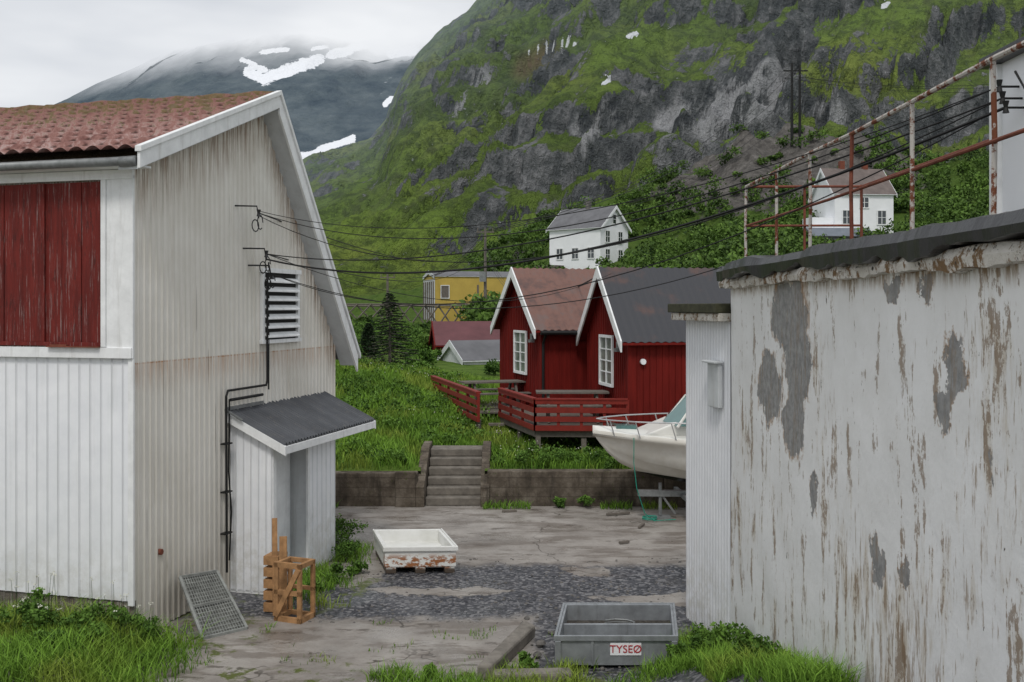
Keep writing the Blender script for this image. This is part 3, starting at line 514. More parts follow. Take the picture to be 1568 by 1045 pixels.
# ------------------------------------------------------------------ houses
def window(bf,bg_,F,s0,s1,z0,z1,nx=1,nzn=2,off=0.,fw=.07):
    bf.box(F,s0-fw,s0,off,off+.05,z0-fw,z1+fw); bf.box(F,s1,s1+fw,off,off+.05,z0-fw,z1+fw); bf.box(F,s0,s1,off,off+.05,z1,z1+fw); bf.box(F,s0,s1,off,off+.06,z0-fw,z0)
    for i in range(1,nx+1): 
        s=s0+(s1-s0)*i/(nx+1); bf.box(F,s-fw*.3,s+fw*.3,off,off+.035,z0,z1)
    for i in range(1,nzn+1):
        z=z0+(z1-z0)*i/(nzn+1); bf.box(F,s0,s1,off+.002,off+.03,z-fw*.2,z+fw*.2)
    bg_.box(F,s0,s1,off-.02,off+.012,z0,z1)
def house(name,corner,gd,wd,ln,z0,ze,zr,mw,mr,trim,ov=.25,batten=0,wg=(),ws=(),corr=0,bh=.16,sgn=1,glass=None):
    g=Vector((gd[0],gd[1],0)).normalized(); sdv=Vector((g.y,-g.x,0))*sgn
    FG=Fr(corner,g,tuple(-sdv)[:2]); FSi=Fr(corner,sdv,tuple(-g)[:2]); e=empty(name,(corner[0],corner[1],z0))
    b=B(); pts=[(0,z0),(wd,z0),(wd,ze),(wd/2,zr),(0,ze)]
    b.poly([FG.p(s,0,z) for s,z in pts],[FG.p(s,-ln,z) for s,z in pts]); b.build('walls',mw,e)
    if batten:
        b=B(); s=batten/2
        while s<wd: b.box(FG,s-.02,s+.02,0,.022,z0,ze+(zr-ze)*(1-abs(s-wd/2)/(wd/2))-.05); s+=batten
        s=batten/2
        while s<ln: b.box(FSi,s-.02,s+.02,0,.022,z0,ze-.02); s+=batten
        b.build('board_battens',mw,e)
    k=(zr-ze)/(wd/2); th=.07
    for nm,s_a,s_b in (('roof_near',-ov,wd/2),('roof_far',wd+ov,wd/2)):
        za=ze-k*ov
        n=int((ln+2*ov)/.05) if corr else 2
        L=np.linspace(-ov,ln+ov,n); P=np.zeros((n,4,3))
        for i,l in enumerate(L):
            dz=th+.0+(corr*math.sin(l*2*math.pi/.2) if corr else 0)
            for j in range(4):
                f=j/3; P[i,j]=FG.p(s_a+(s_b-s_a)*f,-l,za+(zr-za)*f+dz)
        grid(nm,P,mr,e,smooth=bool(corr))
        b=B(); b.hexa([FG.p(s_a,ov,za),FG.p(s_b,ov,zr),FG.p(s_b,-ln-ov,zr),FG.p(s_a,-ln-ov,za),FG.p(s_a,ov,za+th*.6),FG.p(s_b,ov,zr+th*.6),FG.p(s_b,-ln-ov,zr+th*.6),FG.p(s_a,-ln-ov,za+th*.6)]); b.build(nm+'_deck',trim if not corr else mw,e)
    b=B()
    for q0 in (ov,-ln-ov-.04):
        for s_a in (-ov,wd+ov):
            za=ze-k*ov; b.hexa([FG.p(s_a,q0,za-bh),FG.p(wd/2,q0,zr-bh*1.2),FG.p(wd/2,q0+.04,zr-bh*1.2),FG.p(s_a,q0+.04,za-bh),FG.p(s_a,q0,za+th+.03),FG.p(wd/2,q0,zr+th+.03),FG.p(wd/2,q0+.04,zr+th+.03),FG.p(s_a,q0+.04,za+th+.03)])
    b.build('bargeboards',trim,e)
    bf,bg_=B(),B()
    for wnd in wg: window(bf,bg_,FG,*wnd)
    for wnd in ws: window(bf,bg_,FSi,*wnd)
    if bf.v: bf.build('window_frames',M_trim,e); bg_.build('window_glass',glass or M_glass,e)
    return e,FG,FSi
e1,G1,S1=house('red_cabin',(.78,27),(-.3,.954),3.8,6,1.0,3.68,5.25,M_red,M_cabroof1,M_trim,ov=.22,batten=.16,wg=[(1.15,2.15,2.35,3.45,1,3,.03)],corr=.018,glass=M_curt)
e2,G2,S2=house('red_cabin',(2.74,23.5),(-.2,.98),3.5,8,.9,3.5,5.13,M_red,M_cabroof2,M_trim,ov=.22,batten=.16,wg=[(1.1,2.1,2.28,3.42,1,3,.03)],corr=.018,glass=M_curt)
for F,e,h in ((G1,e1,3.3),(G2,e2,3.2)):
    b=B(); b.box(F,.35,.5,.02,.14,h,h+.16); b.box(F,.38,.47,.05,.2,h-.08,h); b.build('wall_lamp',M_steel,e)
b=B(); b.box(S2,-.02,.06,-.02,.04,1.1,3.4); b.build('corner_boards',M_red,e2)
b=B(); b.box(S1,-.02,.06,-.02,.04,1.2,3.6); b.build('corner_boards',M_red,e1)
b=B(); b.tube([S1.p(-.1,.3,3.5),S1.p(5,.3,3.47)],.06); b.tube([S1.p(.05,.25,3.45),S1.p(.05,.06,3.2),S1.p(.05,.06,1.3)],.04); b.build('gutter',M_black,e1)
b=B(); b.tube([S2.p(.35,.03,2.9),S2.p(.35,.1,2.9)],.07,10); b.build('wall_light',M_housew,e2)
dk=empty('timber_deck',(1.5,24,1.35)); b=B(); br=B(); bp=B()
for k in range(24):
    y=23.66+k*.145; x0=.55-(y-23.6)*.28; b.box(W0,x0,2.6,y,y+.13,1.31,1.345)
for k in range(40):
    y=26.9+k*.15; xl=-.85-(y-25.4)*.28; b.box(W0,min(xl,-.3),.6,y,y+.13,1.313,1.348)
b.build('deck_boards',M_greywood,dk)
def rail(p,q,n,base=1.27,slats=4,top=2.02):
    p=Vector((*p,0));q=Vector((*q,0)); d=(q-p).normalized(); nn=Vector((d.y,-d.x,0))
    for k in range(slats):
        z=base+.07+k*(top-base-.12)/(slats-1); br.beam(p+nn*.04+Vector((0,0,z)),q+nn*.04+Vector((0,0,z)),.03,.125)
    br.beam(p+Vector((0,0,top)),q+Vector((0,0,top)),.14,.04)
    for i in range(n+1):
        m=p.lerp(q,i/n); br.beam(m+Vector((0,0,base)),m+Vector((0,0,top-.02)),.07,.07); 
def posts(pl):
    for (x,y,zb) in pl: bp.beam((x,y,zb),(x,y,1.3),.12,.12)
rail((.55,23.5),(2.72,23.42),4); rail((-.32,26.6),(.55,23.5),3); rail((-2.5,31.3),(-.85,25.3),5)
posts([(.62,23.6,.6),(1.7,23.6,.6),(2.6,23.6,.6),(-.2,26.4,.8),(.2,25,.7),(-.85,25.5,.8),(-1.4,27.5,1)])
bp.beam((-.28,26.5,1.2),(.58,23.56,1.2),.08,.16); bp.beam((.55,23.6,1.2),(2.8,23.5,1.2),.08,.16)
for k in range(3): bp.box(W0,-.72+.05*k,-.3+.05*k,25.2+.3*k,25.5+.3*k,.75+.18*k,.80+.18*k)
br.build('deck_railing',M_redtrim,dk); bp.build('deck_supports',M_greywood,dk)
def table(x,y,z,a):
    e=empty('picnic_table',(x,y,z)); F=Fr((x,y),(math.cos(a),math.sin(a)),z=z); b=B()
    for k in range(5): b.box(F,-.9,.9,-.36+k*.145,-.23+k*.145,.70,.74)
    for s in (-1,1): b.box(F,-.9,.9,s*.72-.13,s*.72+.13,.42,.46)
    for s in (-.6,.6):
        b.beam(F.p(s,-.6,0),F.p(s,-.2,.7),.06,.09); b.beam(F.p(s,.6,0),F.p(s,.2,.7),.06,.09); b.beam(F.p(s,-.8,.4),F.p(s,.8,.4),.05,.09)
    b.build('table_and_benches',M_greywood,e)
table(-.55,28.3,1.35,.3); table(1.5,24.9,1.35,0)
hw,HG,HS=house('white_house',(11.9,134),(.62,.78),7,8.5,8.8,15.1,18.0,M_housew,M_slate,M_housew,ov=.35,sgn=-1,wg=[(1.2,2.2,13,14.5,1,1,.05,.12),(4.4,5.4,13,14.5,1,1,.05,.12),(1.2,2.2,10.6,12,1,1,.05,.12),(4.4,5.4,10.6,12,1,1,.05,.12),(3,3.8,15.6,16.8,0,1,.05,.12)],ws=[(1,2,10.8,12.2,1,1,.05,.12),(3.6,4.6,10.8,12.2,1,1,.05,.12),(6.2,7.2,10.8,12.2,1,1,.05,.12)],bh=.3)
b=B(); b.box(HS,.0,8.5,.0,.15,7.5,9.0); b.build('stone_base',M_stone,hw); b=B(); b.box(HS,6,10,.0,2,8.6,9.9); b.build('terrace',M_greywood,hw); b=B(); b.box(HG,3.2,3.8,-4.6,-4,17,19); b.build('chimney',M_stone,hw)
h2,_,H2=house('white_house',(38.9,120),(-.1,1),7,7.4,12.6,18.0,21.3,M_housew,simple('brown_slate_roof',(.16,.13,.12),.8,.3,1),M_housew,ov=.3,ws=[(1,2,14.2,15.8,1,1,.05,.12),(5.4,6.4,14.2,15.8,1,1,.05,.12),(3.2,4.2,16.2,17.4,1,1,.05,.12)],bh=.3)
b=B(); b.box(H2,-2.8,1.5,-3,-.5,13.0,15); b.box(H2,-3,1.6,-.6,1.2,12.2,13.2); b.build('annex',M_housew,h2)
b=B(); b.box(H2,2.2,2.8,-4,-3.4,20,22.3); b.box(H2,5.2,5.8,-4,-3.4,20,22.3); b.build('chimneys',M_redpipe,h2)
h3,_,_=house('grey_roof_shed',(34,112),(-.1,1),4,7,10.5,12.2,13.2,M_slate,simple('blue_grey_roof',(.15,.17,.2),.6,.2,1),M_slate,ov=.2)
yb,YG,YS=house('yellow_boathouse',(-6.95,90),(-.28,.96),5,9,2.2,6.95,7.45,M_yellow,M_slate,M_greyblue,ov=.1,ws=[(.55,1.25,5.0,6.1,0,0,.05,.06)],bh=.18,glass=M_greywood)
b=B(); b.box(YG,.0,5,.02,.1,2.2,6.7); b.build('grey_gable_boards',M_greyblue,yb)
b=B(); [b.box(YG,k*.9,k*.9+.12,.1,.2,2.2,6.5) for k in range(6)]; b.box(YS,3.9,4.05,.02,.1,2.3,6.2); b.build('posts',M_greywood,yb)
rc,RG,RSd=house('small_red_shed',(-3.55,48),(-.15,.99),4,5,1.2,2.35,3.4,M_red,M_maroon,M_red,ov=.15,batten=.2,ws=[(1.1,1.7,1.75,2.2,1,1,.03,.05)])
h5,_,_=house('grey_lean_shed',(-2.2,45.5),(-.5,.86),2.4,2.6,1.1,1.75,2.55,M_greyblue,M_slate,M_greyblue,ov=.12)
dr=empty('fish_drying_rack',(-7,84,3)); b=B()
for k in range(16):
    x=-16+k*1.15; g=float(hz(x,84)); b.tube([(x-.8,84,g-.2),(x+.7,84,4.45)],.07,5); b.tube([(x+.8,84.3,g-.2),(x-.7,84.3,4.45)],.07,5)
b.tube([(-17,84.1,4.25),(1.5,84.1,4.3)],.07,5); b.tube([(-17,84.6,4.4),(1.5,84.6,4.4)],.07,5); b.build('poles',M_greywood,dr)
def pole(x,y,z0,z1,arms=1):
    e=empty('utility_pole',(x,y,z0)); b=B(); b.tube([(x,y,z0-1),(x,y,z1)],[.14,.10],8)
    for k in range(arms): b.beam((x-.7,y,z1-.3-.7*k),(x+.7,y,z1-.3-.7*k),.1,.1)
    for s in (-.6,0,.6): b.tube([(x+s,y,z1-.25),(x+s,y,z1+.05)],.04,6)
    b.build('pole',M_greywood,e); return e
e=pole(-2.15,80,2.5,10.5,1); b=B(); b.box(W0,-2.6,-2.1,79.6,79.9,6.2,7.0); b.build('transformer_box',M_steel,e)
pole(-11.5,92,2.5,7.2,1); pole(-22,70,2.5,4.6,1)
e=empty('power_pylon',(47,165,32)); b=B(); b.tube([(46.4,165,27),(46.4,165,44.6)],[.26,.2]); b.tube([(47.7,165,27),(47.7,165,44.2)],[.26,.2]); b.beam((45,165,43.3),(49,165,43.3),.2,.2); b.beam((46.4,165,36),(47.7,165,38),.12,.12); b.build('poles',M_black,e)
# ------------------------------------------------------------------ retaining wall, stairs
b=B(); 
b.box(W0,-12,-2.0,20.95,21.25,-.1,.70); b.box(W0,-.52,3.2,20.95,21.25,-.1,.74); b.box(W0,3.2,3.7,20.85,21.3,-.1,.85); b.box(W0,3.7,14,20.95,21.25,-.1,.74); b.box(W0,-2.45,-2.02,20.85,20.94,-.1,.74)
b.build('retaining_wall',M_retain,None,.025)
e=empty('concrete_stairs',(-1.3,21,0)); b=B()
for k in range(6): b.box(W0,-1.83,-.66,21.0+.27*k,22.95,.0+.168*k,.168*(k+1)-(.003 if k else 0))
b.build('steps',simple('worn_step_concrete',(.19,.17,.145),.9,.4,5,bump=.5),e,.02)
b=B()
for x0,x1 in ((-2.02,-1.84),(-.66,-.48)):
    b.poly([(x0,20.85,-.05),(x0,20.85,.42),(x0,22.2,1.08),(x0,23,1.10),(x0,23,-.05)],[(x1,20.85,-.05),(x1,20.85,.42),(x1,22.2,1.08),(x1,23,1.10),(x1,23,-.05)])
b.build('cheek_walls',M_retain,e,.01)
# ------------------------------------------------------------------ boat
bo=empty('motor_boat',(1.63,19.7,1)); FBt=Fr((1.60,19.75),(1,.04),(.04,-1)); 
n=60; P=np.zeros((n,17,3)); Lb=6.2
for i in range(n):
    t_=i/(n-1); s=t_**1.4*Lb; 
    bm=1.15*(1-(1-min(s/3.4,1))**2.0)+.012; sheer=1.76-.12*min(s/2,1)
    keel=float(np.interp(s,[0,.12,.3,.55,.9,1.4,2,3,6.2],[1.70,1.52,1.30,1.09,.93,.79,.68,.58,.56]))
    ch=float(np.interp(s,[0,.4,1.0,2,3,6.2],[1.70,1.36,1.16,.98,.88,.84])); cb=bm*float(np.interp(s,[0,1,2,3.5],[.25,.5,.72,.86]))
    sh_=[(0,keel),(cb*.5,keel+(ch-keel)*.46),(cb,ch),(cb+.05*min(s,1),ch+.012),(cb+(bm-cb)*.3,ch+(sheer-ch)*.4),(cb+(bm-cb)*.68,ch+(sheer-ch)*.72),(bm,sheer-.12),(bm+.03,sheer-.06),(bm,sheer)]
    pts=[(-a,z) for a,z in reversed(sh_)]+sh_[1:]
    for j,(a,z) in enumerate(pts): P[i,j]=FBt.p(s,a,z)
t=T('hull_paint',.25,.5); x,y,z=t.xyz(); zz=t.math('ADD',z,t.math('MULTIPLY',x,.13)); c=t.mix(t.th(zz,1.26,1.255),t.mix(t.th(t.noise(3,4,.6),.4,.7),(.72,.69,.62),(.80,.78,.72)),(.012,.012,.016))
t.col(c); grid('hull',P,t.m,bo)
Pd=np.stack([P[:,0],P[:,0]*.75+P[:,16]*.25+[0,0,.06],(P[:,0]+P[:,16])/2+[0,0,.09],P[:,16]*.75+P[:,0]*.25+[0,0,.06],P[:,16]],1); grid('deck',Pd,M_hull,bo)
b=B()
for sg in (0,16): b.tube([Vector(P[i,sg])+Vector((0,0,-.07)) for i in range(n)],.022,6)
b.build('rub_rail',M_hulldark,bo)
b=B(); b.poly([FBt.p(s,.55,z) for s,z in ((.9,1.7),(1.6,1.98),(2.6,2.02),(5,2.0),(5,1.6))],[FBt.p(s,-.55,z) for s,z in ((.9,1.7),(1.6,1.98),(2.6,2.02),(5,2.0),(5,1.6))]); b.build('cabin_trunk',M_hull,bo,.03)
b=B()
for q in (1,-1): b.hexa([FBt.p(1.55,.7*q,1.9),FBt.p(1.4,.0,1.93),FBt.p(1.44,.0,1.93),FBt.p(1.6,.7*q,1.9),FBt.p(1.95,.6*q,2.38),FBt.p(1.85,.0,2.42),FBt.p(1.88,.0,2.42),FBt.p(1.98,.6*q,2.38)])
b.hexa([FBt.p(1.6,.7,1.9),FBt.p(3.2,.85,1.9),FBt.p(3.2,.82,1.9),FBt.p(1.6,.67,1.9),FBt.p(1.97,.6,2.38),FBt.p(3.0,.75,2.4),FBt.p(3.0,.72,2.4),FBt.p(1.97,.57,2.38)]); b.build('windshield',M_bglass,bo)
b=B(); b.tube([FBt.p(1.55,.7,1.88),FBt.p(1.95,.6,2.42),FBt.p(3.1,.75,2.43)],.03); b.tube([FBt.p(1.42,0,1.9),FBt.p(1.86,0,2.44),FBt.p(1.95,.6,2.42)],.022); b.build('windshield_frame',M_hull,bo)
b=B(); R=[(.15,.12),(.3,.3),(.75,.62),(1.4,.85),(2.4,1.02)]
b.tube([FBt.p(s,-a,1.98) for s,a in reversed(R[:3])]+[FBt.p(.08,0,1.98)]+[FBt.p(s,a,1.98) for s,a in R[:3]],.014)
for sg in (1,-1):
    b.tube([FBt.p(s,a*sg,1.98) for s,a in R[2:]]+[FBt.p(3,1.05*sg,1.7)],.014)
    for s,a in R[1:]: b.tube([FBt.p(s+.1,a*sg*.97,1.66),FBt.p(s,a*sg,1.98)],.012)
b.build('bow_rail',simple('polished_steel',(.5,.5,.5),.3,.1,metal=.6),bo)
b=B(); b.box(FBt,.45,.85,-.15,.15,1.74,1.86); b.build('foredeck_hatch',M_bglass,bo)
tr_=empty('boat_trailer',(3,19.7,.3)); b=B(); b.beam(FBt.p(.9,0,.5),FBt.p(6,0,.42),.1,.12)
b.beam(FBt.p(1.8,-.7,.45),FBt.p(1.8,.7,.45),.08,.08); b.beam(FBt.p(4,-1,.35),FBt.p(4,1,.35),.08,.08); b.tube([FBt.p(1.35,0,.7),FBt.p(1.35,0,.05)],.035); b.box(FBt,1.15,1.55,-.12,.12,.0,.04); b.beam(FBt.p(1.35,0,.5),FBt.p(1.65,0,.08),.04,.04)
for s in (3.2,4.8): b.beam(FBt.p(s,.5,.4),FBt.p(s,.5,.85),.06,.06)
b.build('trailer_frame',M_steel,tr_)
b=B()
for a in (-1.05,1.05): b.tube([FBt.p(4,a-.09,.3),FBt.p(4,a+.09,.3)],.3,20)
b.build('wheels',M_black,tr_)
b=B(); b.tube([FBt.p(.72,.64,1.68),FBt.p(.72,.62,1.2),FBt.p(.78,.6,.7),FBt.p(.95,.5,.2),FBt.p(1.15,.4,.03),FBt.p(1.6,.3,.03)],.008); b.tube([FBt.p(1.1+.15*math.cos(k),.2+.12*math.sin(k),.02+.004*k) for k in range(14)],.01); b.build('mooring_rope',M_rope)
# ------------------------------------------------------------------ yard props
tb=empty('white_fish_tub',(-1.5,16.2,0)); FT=Fr((-2.0,15.65),(1,.04),(-.2,1)); 
FT.n=Vector((-.27,1,0)).normalized(); b=B(); a,d_,h=1.12,1.3,.42
b.box(FT,.03,a-.03,.03,d_-.03,.08,.22); b.box(FT,0,a,0,.05,.1,h);b.box(FT,0,a,d_-.05,d_,.1,h);b.box(FT,0,.05,.05,d_-.05,.1,h-.003);b.box(FT,a-.05,a,.05,d_-.05,.1,h-.003)
b.box(FT,-.03,a+.03,-.03,.0,h-.07,h+.01);b.box(FT,-.03,0,0,d_,h-.07,h+.01);b.box(FT,a,a+.03,0,d_,h-.07,h+.01)
for s in (.02,a/2-.08,a-.18): b.box(FT,s,s+.16,.0,d_,.0,.1)
t=T('worn_tub_plastic',.5,.4); c=t.ramp(t.noise(3,4,.6),(.3,(.68,.68,.64)),(.7,(.82,.82,.80))); x,y,z=t.xyz()
m=t.math('MULTIPLY',t.math('MULTIPLY',t.th(z,.34,.22),t.th(t.noise(6,5,.7,co=t.sc((1,1,2))),.46,.55)),t.th(y,15.85,15.74)); c=t.mix(m,c,(.33,.13,.05)); c=t.mix(t.th(z,.13,.05),c,(.08,.06,.045)); t.col(c); b.build('tub',t.m,tb,.012)
mc=empty('aluminium_crate',(1.2,12,0)); FC=Fr((.52,11.55),(1,0),(.06,1)); FC.n=Vector((.13,1,0)).normalized(); b=B(); a,d_,h=1.38,1.25,.38
for (x0,x1,y0,y1,z0,z1) in ((0,a,0,.03,.04,h),(0,a,d_-.03,d_,.04,h),(0,.03,.03,d_-.03,.04,h-.002),(a-.03,a,.03,d_-.03,.04,h-.002),(.03,a-.03,.03,d_-.03,.04,.07),(.03,a-.03,.62,.66,.07,h-.06),
   (-.03,a+.03,-.03,.0,h-.05,h+.012),(-.03,a+.03,d_,d_+.03,h-.05,h+.012),(-.03,0,0,d_,h-.05,h+.012),(a,a+.03,0,d_,h-.05,h+.012),(-.02,.05,-.035,.0,.0,h-.05),(a-.05,a+.02,-.035,0,.0,h-.05),(.4,.43,-.02,0,.04,h-.05)):
    b.box(FC,x0,x1,y0,y1,z0,z1)
b.build('crate_body',M_alu,mc,.004)
b=B(); b.box(FC,.03,a-.03,.66,d_-.03,.07,.18); b.build('rubble_fill',simple('dark_grit',(.09,.08,.07),.9,.6,25,bump=1),mc)
b=B(); b.box(FC,.10,.7,.1,.16,.07,.2); b.beam(FC.p(.1,.3,.25),FC.p(1.1,.5,.12),.08,.05); b.tube([FC.p(.7+.2*math.cos(k*.8),.85+.12*math.sin(k*.8),.2+.004*k) for k in range(20)],.012,5); b.build('crate_contents',M_steel,mc)
b=B(); b.box(FC,.62,.98,-.012,-.002,.16,.30); b.build('label_plate',M_housew,mc)
cu=bpy.data.curves.new('label_text','FONT'); cu.body='TYSEØ'; cu.size=.125; cu.extrude=.002; cu.align_x='CENTER'; cu.align_y='CENTER'
o=bpy.data.objects.new('label_text',cu); C.objects.link(o); o.location=tuple(FC.p(.8,-.017,.23)); o.rotation_euler=(math.radians(90),0,0); cu.materials.append(simple('red_letter',(.45,.02,.03),.5,.05)); par(o,mc)
b=B(); b.poly([(-.40,11.2,-.02),(-.22,11.2,-.02),(.30,12.7,-.02),(.16,12.95,-.02)],[(-.40,11.2,.17),(-.22,11.2,.17),(.30,12.7,.14),(.16,12.95,.14)]); b.build('broken_concrete_kerb',M_concrete,None,.03)
b=B(); b.box(Fr((-.22,11.2),(1,.05)),0,.9,-.1,.1,-.05,.1); b.build('low_kerb',M_concrete,None,.03)
g=empty('wire_mesh_frame',(-4,13,0)); c0=[Vector((-3.9,12.55,.02)),Vector((-3.45,12.95,.02)),Vector((-4.08,13.75,.55)),Vector((-4.42,13.25,.6))]; b=B()
for k in range(4): b.beam(c0[k],c0[(k+1)%4],.035,.035)
for k in range(1,16):
    f=k/16; b.tube([c0[0].lerp(c0[1],f),c0[3].lerp(c0[2],f)],.005,4); b.tube([c0[0].lerp(c0[3],f),c0[1].lerp(c0[2],f)],.005,4)
b.beam(c0[0].lerp(c0[3],.5),c0[1].lerp(c0[2],.5),.03,.03); b.build('mesh',simple('grey_mesh_steel',(.27,.28,.265),.6,.4,6),g)
nn=(c0[1]-c0[0]).cross(c0[3]-c0[0]).normalized()*-.02
b=B(); b.quad(*[p+nn for p in c0]); b.build('netting',simple('old_netting',(.17,.175,.16),.9,.6,14,bump=.8),g)
wd=empty('timber_pallet_pieces',(-3,13.3,0)); FW=Fr((-3.17,13.35),(.9,-.35)); b=B()
b.beam((-3.22,13.55,0),(-3.28,13.75,1.28),.07,.05); b.beam((-3.1,13.5,0),(-3.14,13.66,1.05),.1,.03,(0,1,0))
for (s0,s1,z0,z1) in ((0,.06,0,.78),(.36,.42,0,.78),(0,.42,.0,.07),(0,.42,.36,.42),(0,.42,.72,.79)): b.box(FW,s0,s1,0,.04,z0,z1); b.box(FW,s0+.002,s1-.002,-.32,-.28,z0,z1-.01)
b.box(FW,0,.06,-.28,0,.0,.07);b.box(FW,.36,.42,-.28,0,0,.07);b.box(FW,0,.05,-.28,0,.72,.78); b.box(FW,.36,.41,-.28,0,.72,.78); b.beam(FW.p(.03,.05,.07),FW.p(.39,.05,.72),.02,.07)
FW2=Fr((-3.38,13.8),(1,-.2))
for k in range(5): b.box(FW2,0,.22,-.15,.15,.02+k*.16,.14+k*.16)
b.build('timber',M_wood,wd)
b=B()
def stone(b,x,y,z,r):
    k=8; base=len(b.v)
    for i in range(5):
        ph=math.pi*i/4
        for j in range(k):
            th=2*math.pi*j/k; rr=r*rng.uniform(.8,1.1); b.v.append((x+rr*math.sin(ph)*math.cos(th),y+rr*math.sin(ph)*math.sin(th),z+rr*.65*math.cos(ph)))
    for i in range(4):
        for j in range(k): b.f.append((base+i*k+j,base+i*k+(j+1)%k,base+(i+1)*k+(j+1)%k,base+(i+1)*k+j))
for (x,y,r) in ((-4.2,12.75,.13),(-4.05,12.6,.09),(2.3,12.6,.12),(2.0,12.8,.09),(2.25,12.2,.11),(.35,12.3,.07),(.3,11.9,.06),(1.95,13.3,.08),(-3.3,14.0,.08),(-.1,12.1,.05)): stone(b,x,y,.04,r)
for k in range(60):
    x=rng.uniform(.1,2.3);y=rng.uniform(11.5,13.6); stone(b,x,y,.01,rng.uniform(.015,.05))
for k in range(500):
    x=rng.uniform(-2.8,2.8);y=rng.uniform(13.2,16.6); stone(b,x,y,.0,rng.uniform(.008,.028))
b.build('loose_stones',M_stone)
# ------------------------------------------------------------------ vegetation
def scatter(n,xr,yr,f,hf):
    X=rng.uniform(*xr,n);Y=rng.uniform(*yr,n); k=rng.random(n)<f(X,Y); X=X[k];Y=Y[k]; return np.stack([X,Y,hf(X,Y)],1)
def cat(L):
    V=[];F=[];A=[];o=0
    for v,f,a in L: V.append(v);F.append(f+o);A.append(a);o+=len(v)
    return np.concatenate(V),np.concatenate(F),np.concatenate(A)
P=scatter(90000,(-9,4.5),(21.25,36),lambda X,Y:(.45+.9*(fbm(X*.6,Y*.6,3)-.3))*~((X>-2.05)&(X<-.45)&(Y<23.1))*~((X>.9)&(Y>23.5)),hz)
hh=rng.uniform(.10,.30,len(P))*(.6+.9*fbm(P[:,0]*.7+5,P[:,1]*.7,3)); V,F,A=blades(P,hh,rng.uniform(.012,.03,len(P)))
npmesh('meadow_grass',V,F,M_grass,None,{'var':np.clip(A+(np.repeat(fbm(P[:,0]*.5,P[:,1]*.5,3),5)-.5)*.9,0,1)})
P=scatter(900,(-9,3),(21.3,34),lambda X,Y:(fbm(X*.4,Y*.4,3)>.46)&~((X>-2.2)&(X<-.3)&(Y<23.3)),hz); lc=leafcloud(P+[0,0,.12],rng.uniform(.15,.38,len(P)),34,.045); npmesh('meadow_weeds',lc[0],lc[1],M_leaf,None,{'var':lc[2]})
P=scatter(900,(-8,2),(21.4,33),lambda X,Y:(fbm(X*.5+9,Y*.5,3)>.52)&~((X>-2.2)&(X<-.3)&(Y<23.3)),hz); P[:,2]+=rng.uniform(.2,.38,len(P)); V,F,A=leafcloud(P,np.full(len(P),.02),3,.014); npmesh('wild_flowers',V,F,M_flower)
P=scatter(30000,(-9,-3.55),(10.2,12.9),lambda X,Y:(sstep(-3.6,-4.4,X)*sstep(13.2,12.2,Y)*(.3+.9*fbm(X,Y,3)))*((X+4.75)*.966-(Y-12.5)*.2587<.0+ (12.4-Y)*3+.5),yz)
hh=rng.uniform(.08,.32,len(P))*(.5+1.1*fbm(P[:,0]*1.3+5,P[:,1]*1.3,3)); G1_=blades(P,hh,rng.uniform(.006,.016,len(P)),.6)
P=scatter(9000,(-1.6,3),(10.6,11.55),lambda X,Y:sstep(.42,.6,fbm(X*1.6,Y*1.6,3)+.15*(11.3-Y)),yz); G2_=blades(P,rng.uniform(.05,.2,len(P)),rng.uniform(.006,.014,len(P)),.5)
P=scatter(9000,(1.95,2.62),(7.5,12.4),lambda X,Y:sstep(.45,.62,fbm(X*2,Y*2,3)+.1),yz); G3_=blades(P,rng.uniform(.05,.28,len(P)),rng.uniform(.006,.014,len(P)),.6)
P=scatter(5000,(-3.3,-2.2),(13.6,17.4),lambda X,Y:sstep(.4,.55,fbm(X*2,Y*2,3))*sstep(-2.2,-2.8,X),yz); G4_=blades(P,rng.uniform(.05,.22,len(P)),rng.uniform(.006,.016,len(P)),.5)
P=scatter(5000,(-3.8,13),(20.6,20.95),lambda X,Y:(fbm(X*1.3,Y*0,3)>.56)&~((X>-2)&(X<-.6)),yz); G5_=blades(P,rng.uniform(.04,.2,len(P)),rng.uniform(.01,.02,len(P)),.5)
P=scatter(3500,(-3.8,2.5),(11.2,13.2),lambda X,Y:fbm(X*2.2+3,Y*2.2,3)>.66,yz); G6_=blades(P,rng.uniform(.03,.08,len(P)),rng.uniform(.006,.014,len(P)),.5)
V,F,A=cat([G1_,G2_,G3_,G4_,G5_,G6_]); npmesh('yard_edge_grass',V,F,M_grass,None,{'var':A})
wl=[(-5.2,11.9,.25),(-5.6,11.9,.26),(-5.9,12.2,.28),(-4.9,11.7,.2),(-4.45,12.0,.2),(-6.2,11.6,.28),(-4.7,12.1,.25),(-5.3,11.4,.2),(-5.0,11.3,.15),(-4.3,11.5,.12),(2.3,11.6,.28),(2.45,11.0,.3),(2.15,11.3,.2),(1.9,11.35,.16),(2.4,10.2,.3),(2.5,9.4,.2),(2.35,12.3,.15),(-2.75,16.3,.3),(-2.85,17.2,.34),(-2.6,15.2,.22),(-2.95,14.6,.15),(-2.4,15.6,.15),(-3.1,17.6,.4),(.2,11.5,.12),(-.9,11.3,.1),(1.6,20.75,.2),(1.0,20.8,.16),(.2,21.4,.25),(-.3,21.7,.2),(2.2,21.5,.25),(1.2,22,.35),(2.3,22.4,.3),(.4,22.6,.3),(.7,21.6,.25),(1.8,21.8,.3),(-2.4,21.7,.2)]
cen=[];rad=[]
for x,y,r in wl:
    z=float(yz(x,y)) if y<21.2 else float(hz(x,y))
    for k in range(4): cen.append((x+rng.uniform(-.6,.6)*r,y+rng.uniform(-.6,.6)*r,z+r*rng.uniform(.3,1.1))); rad.append(r*rng.uniform(.5,.8))
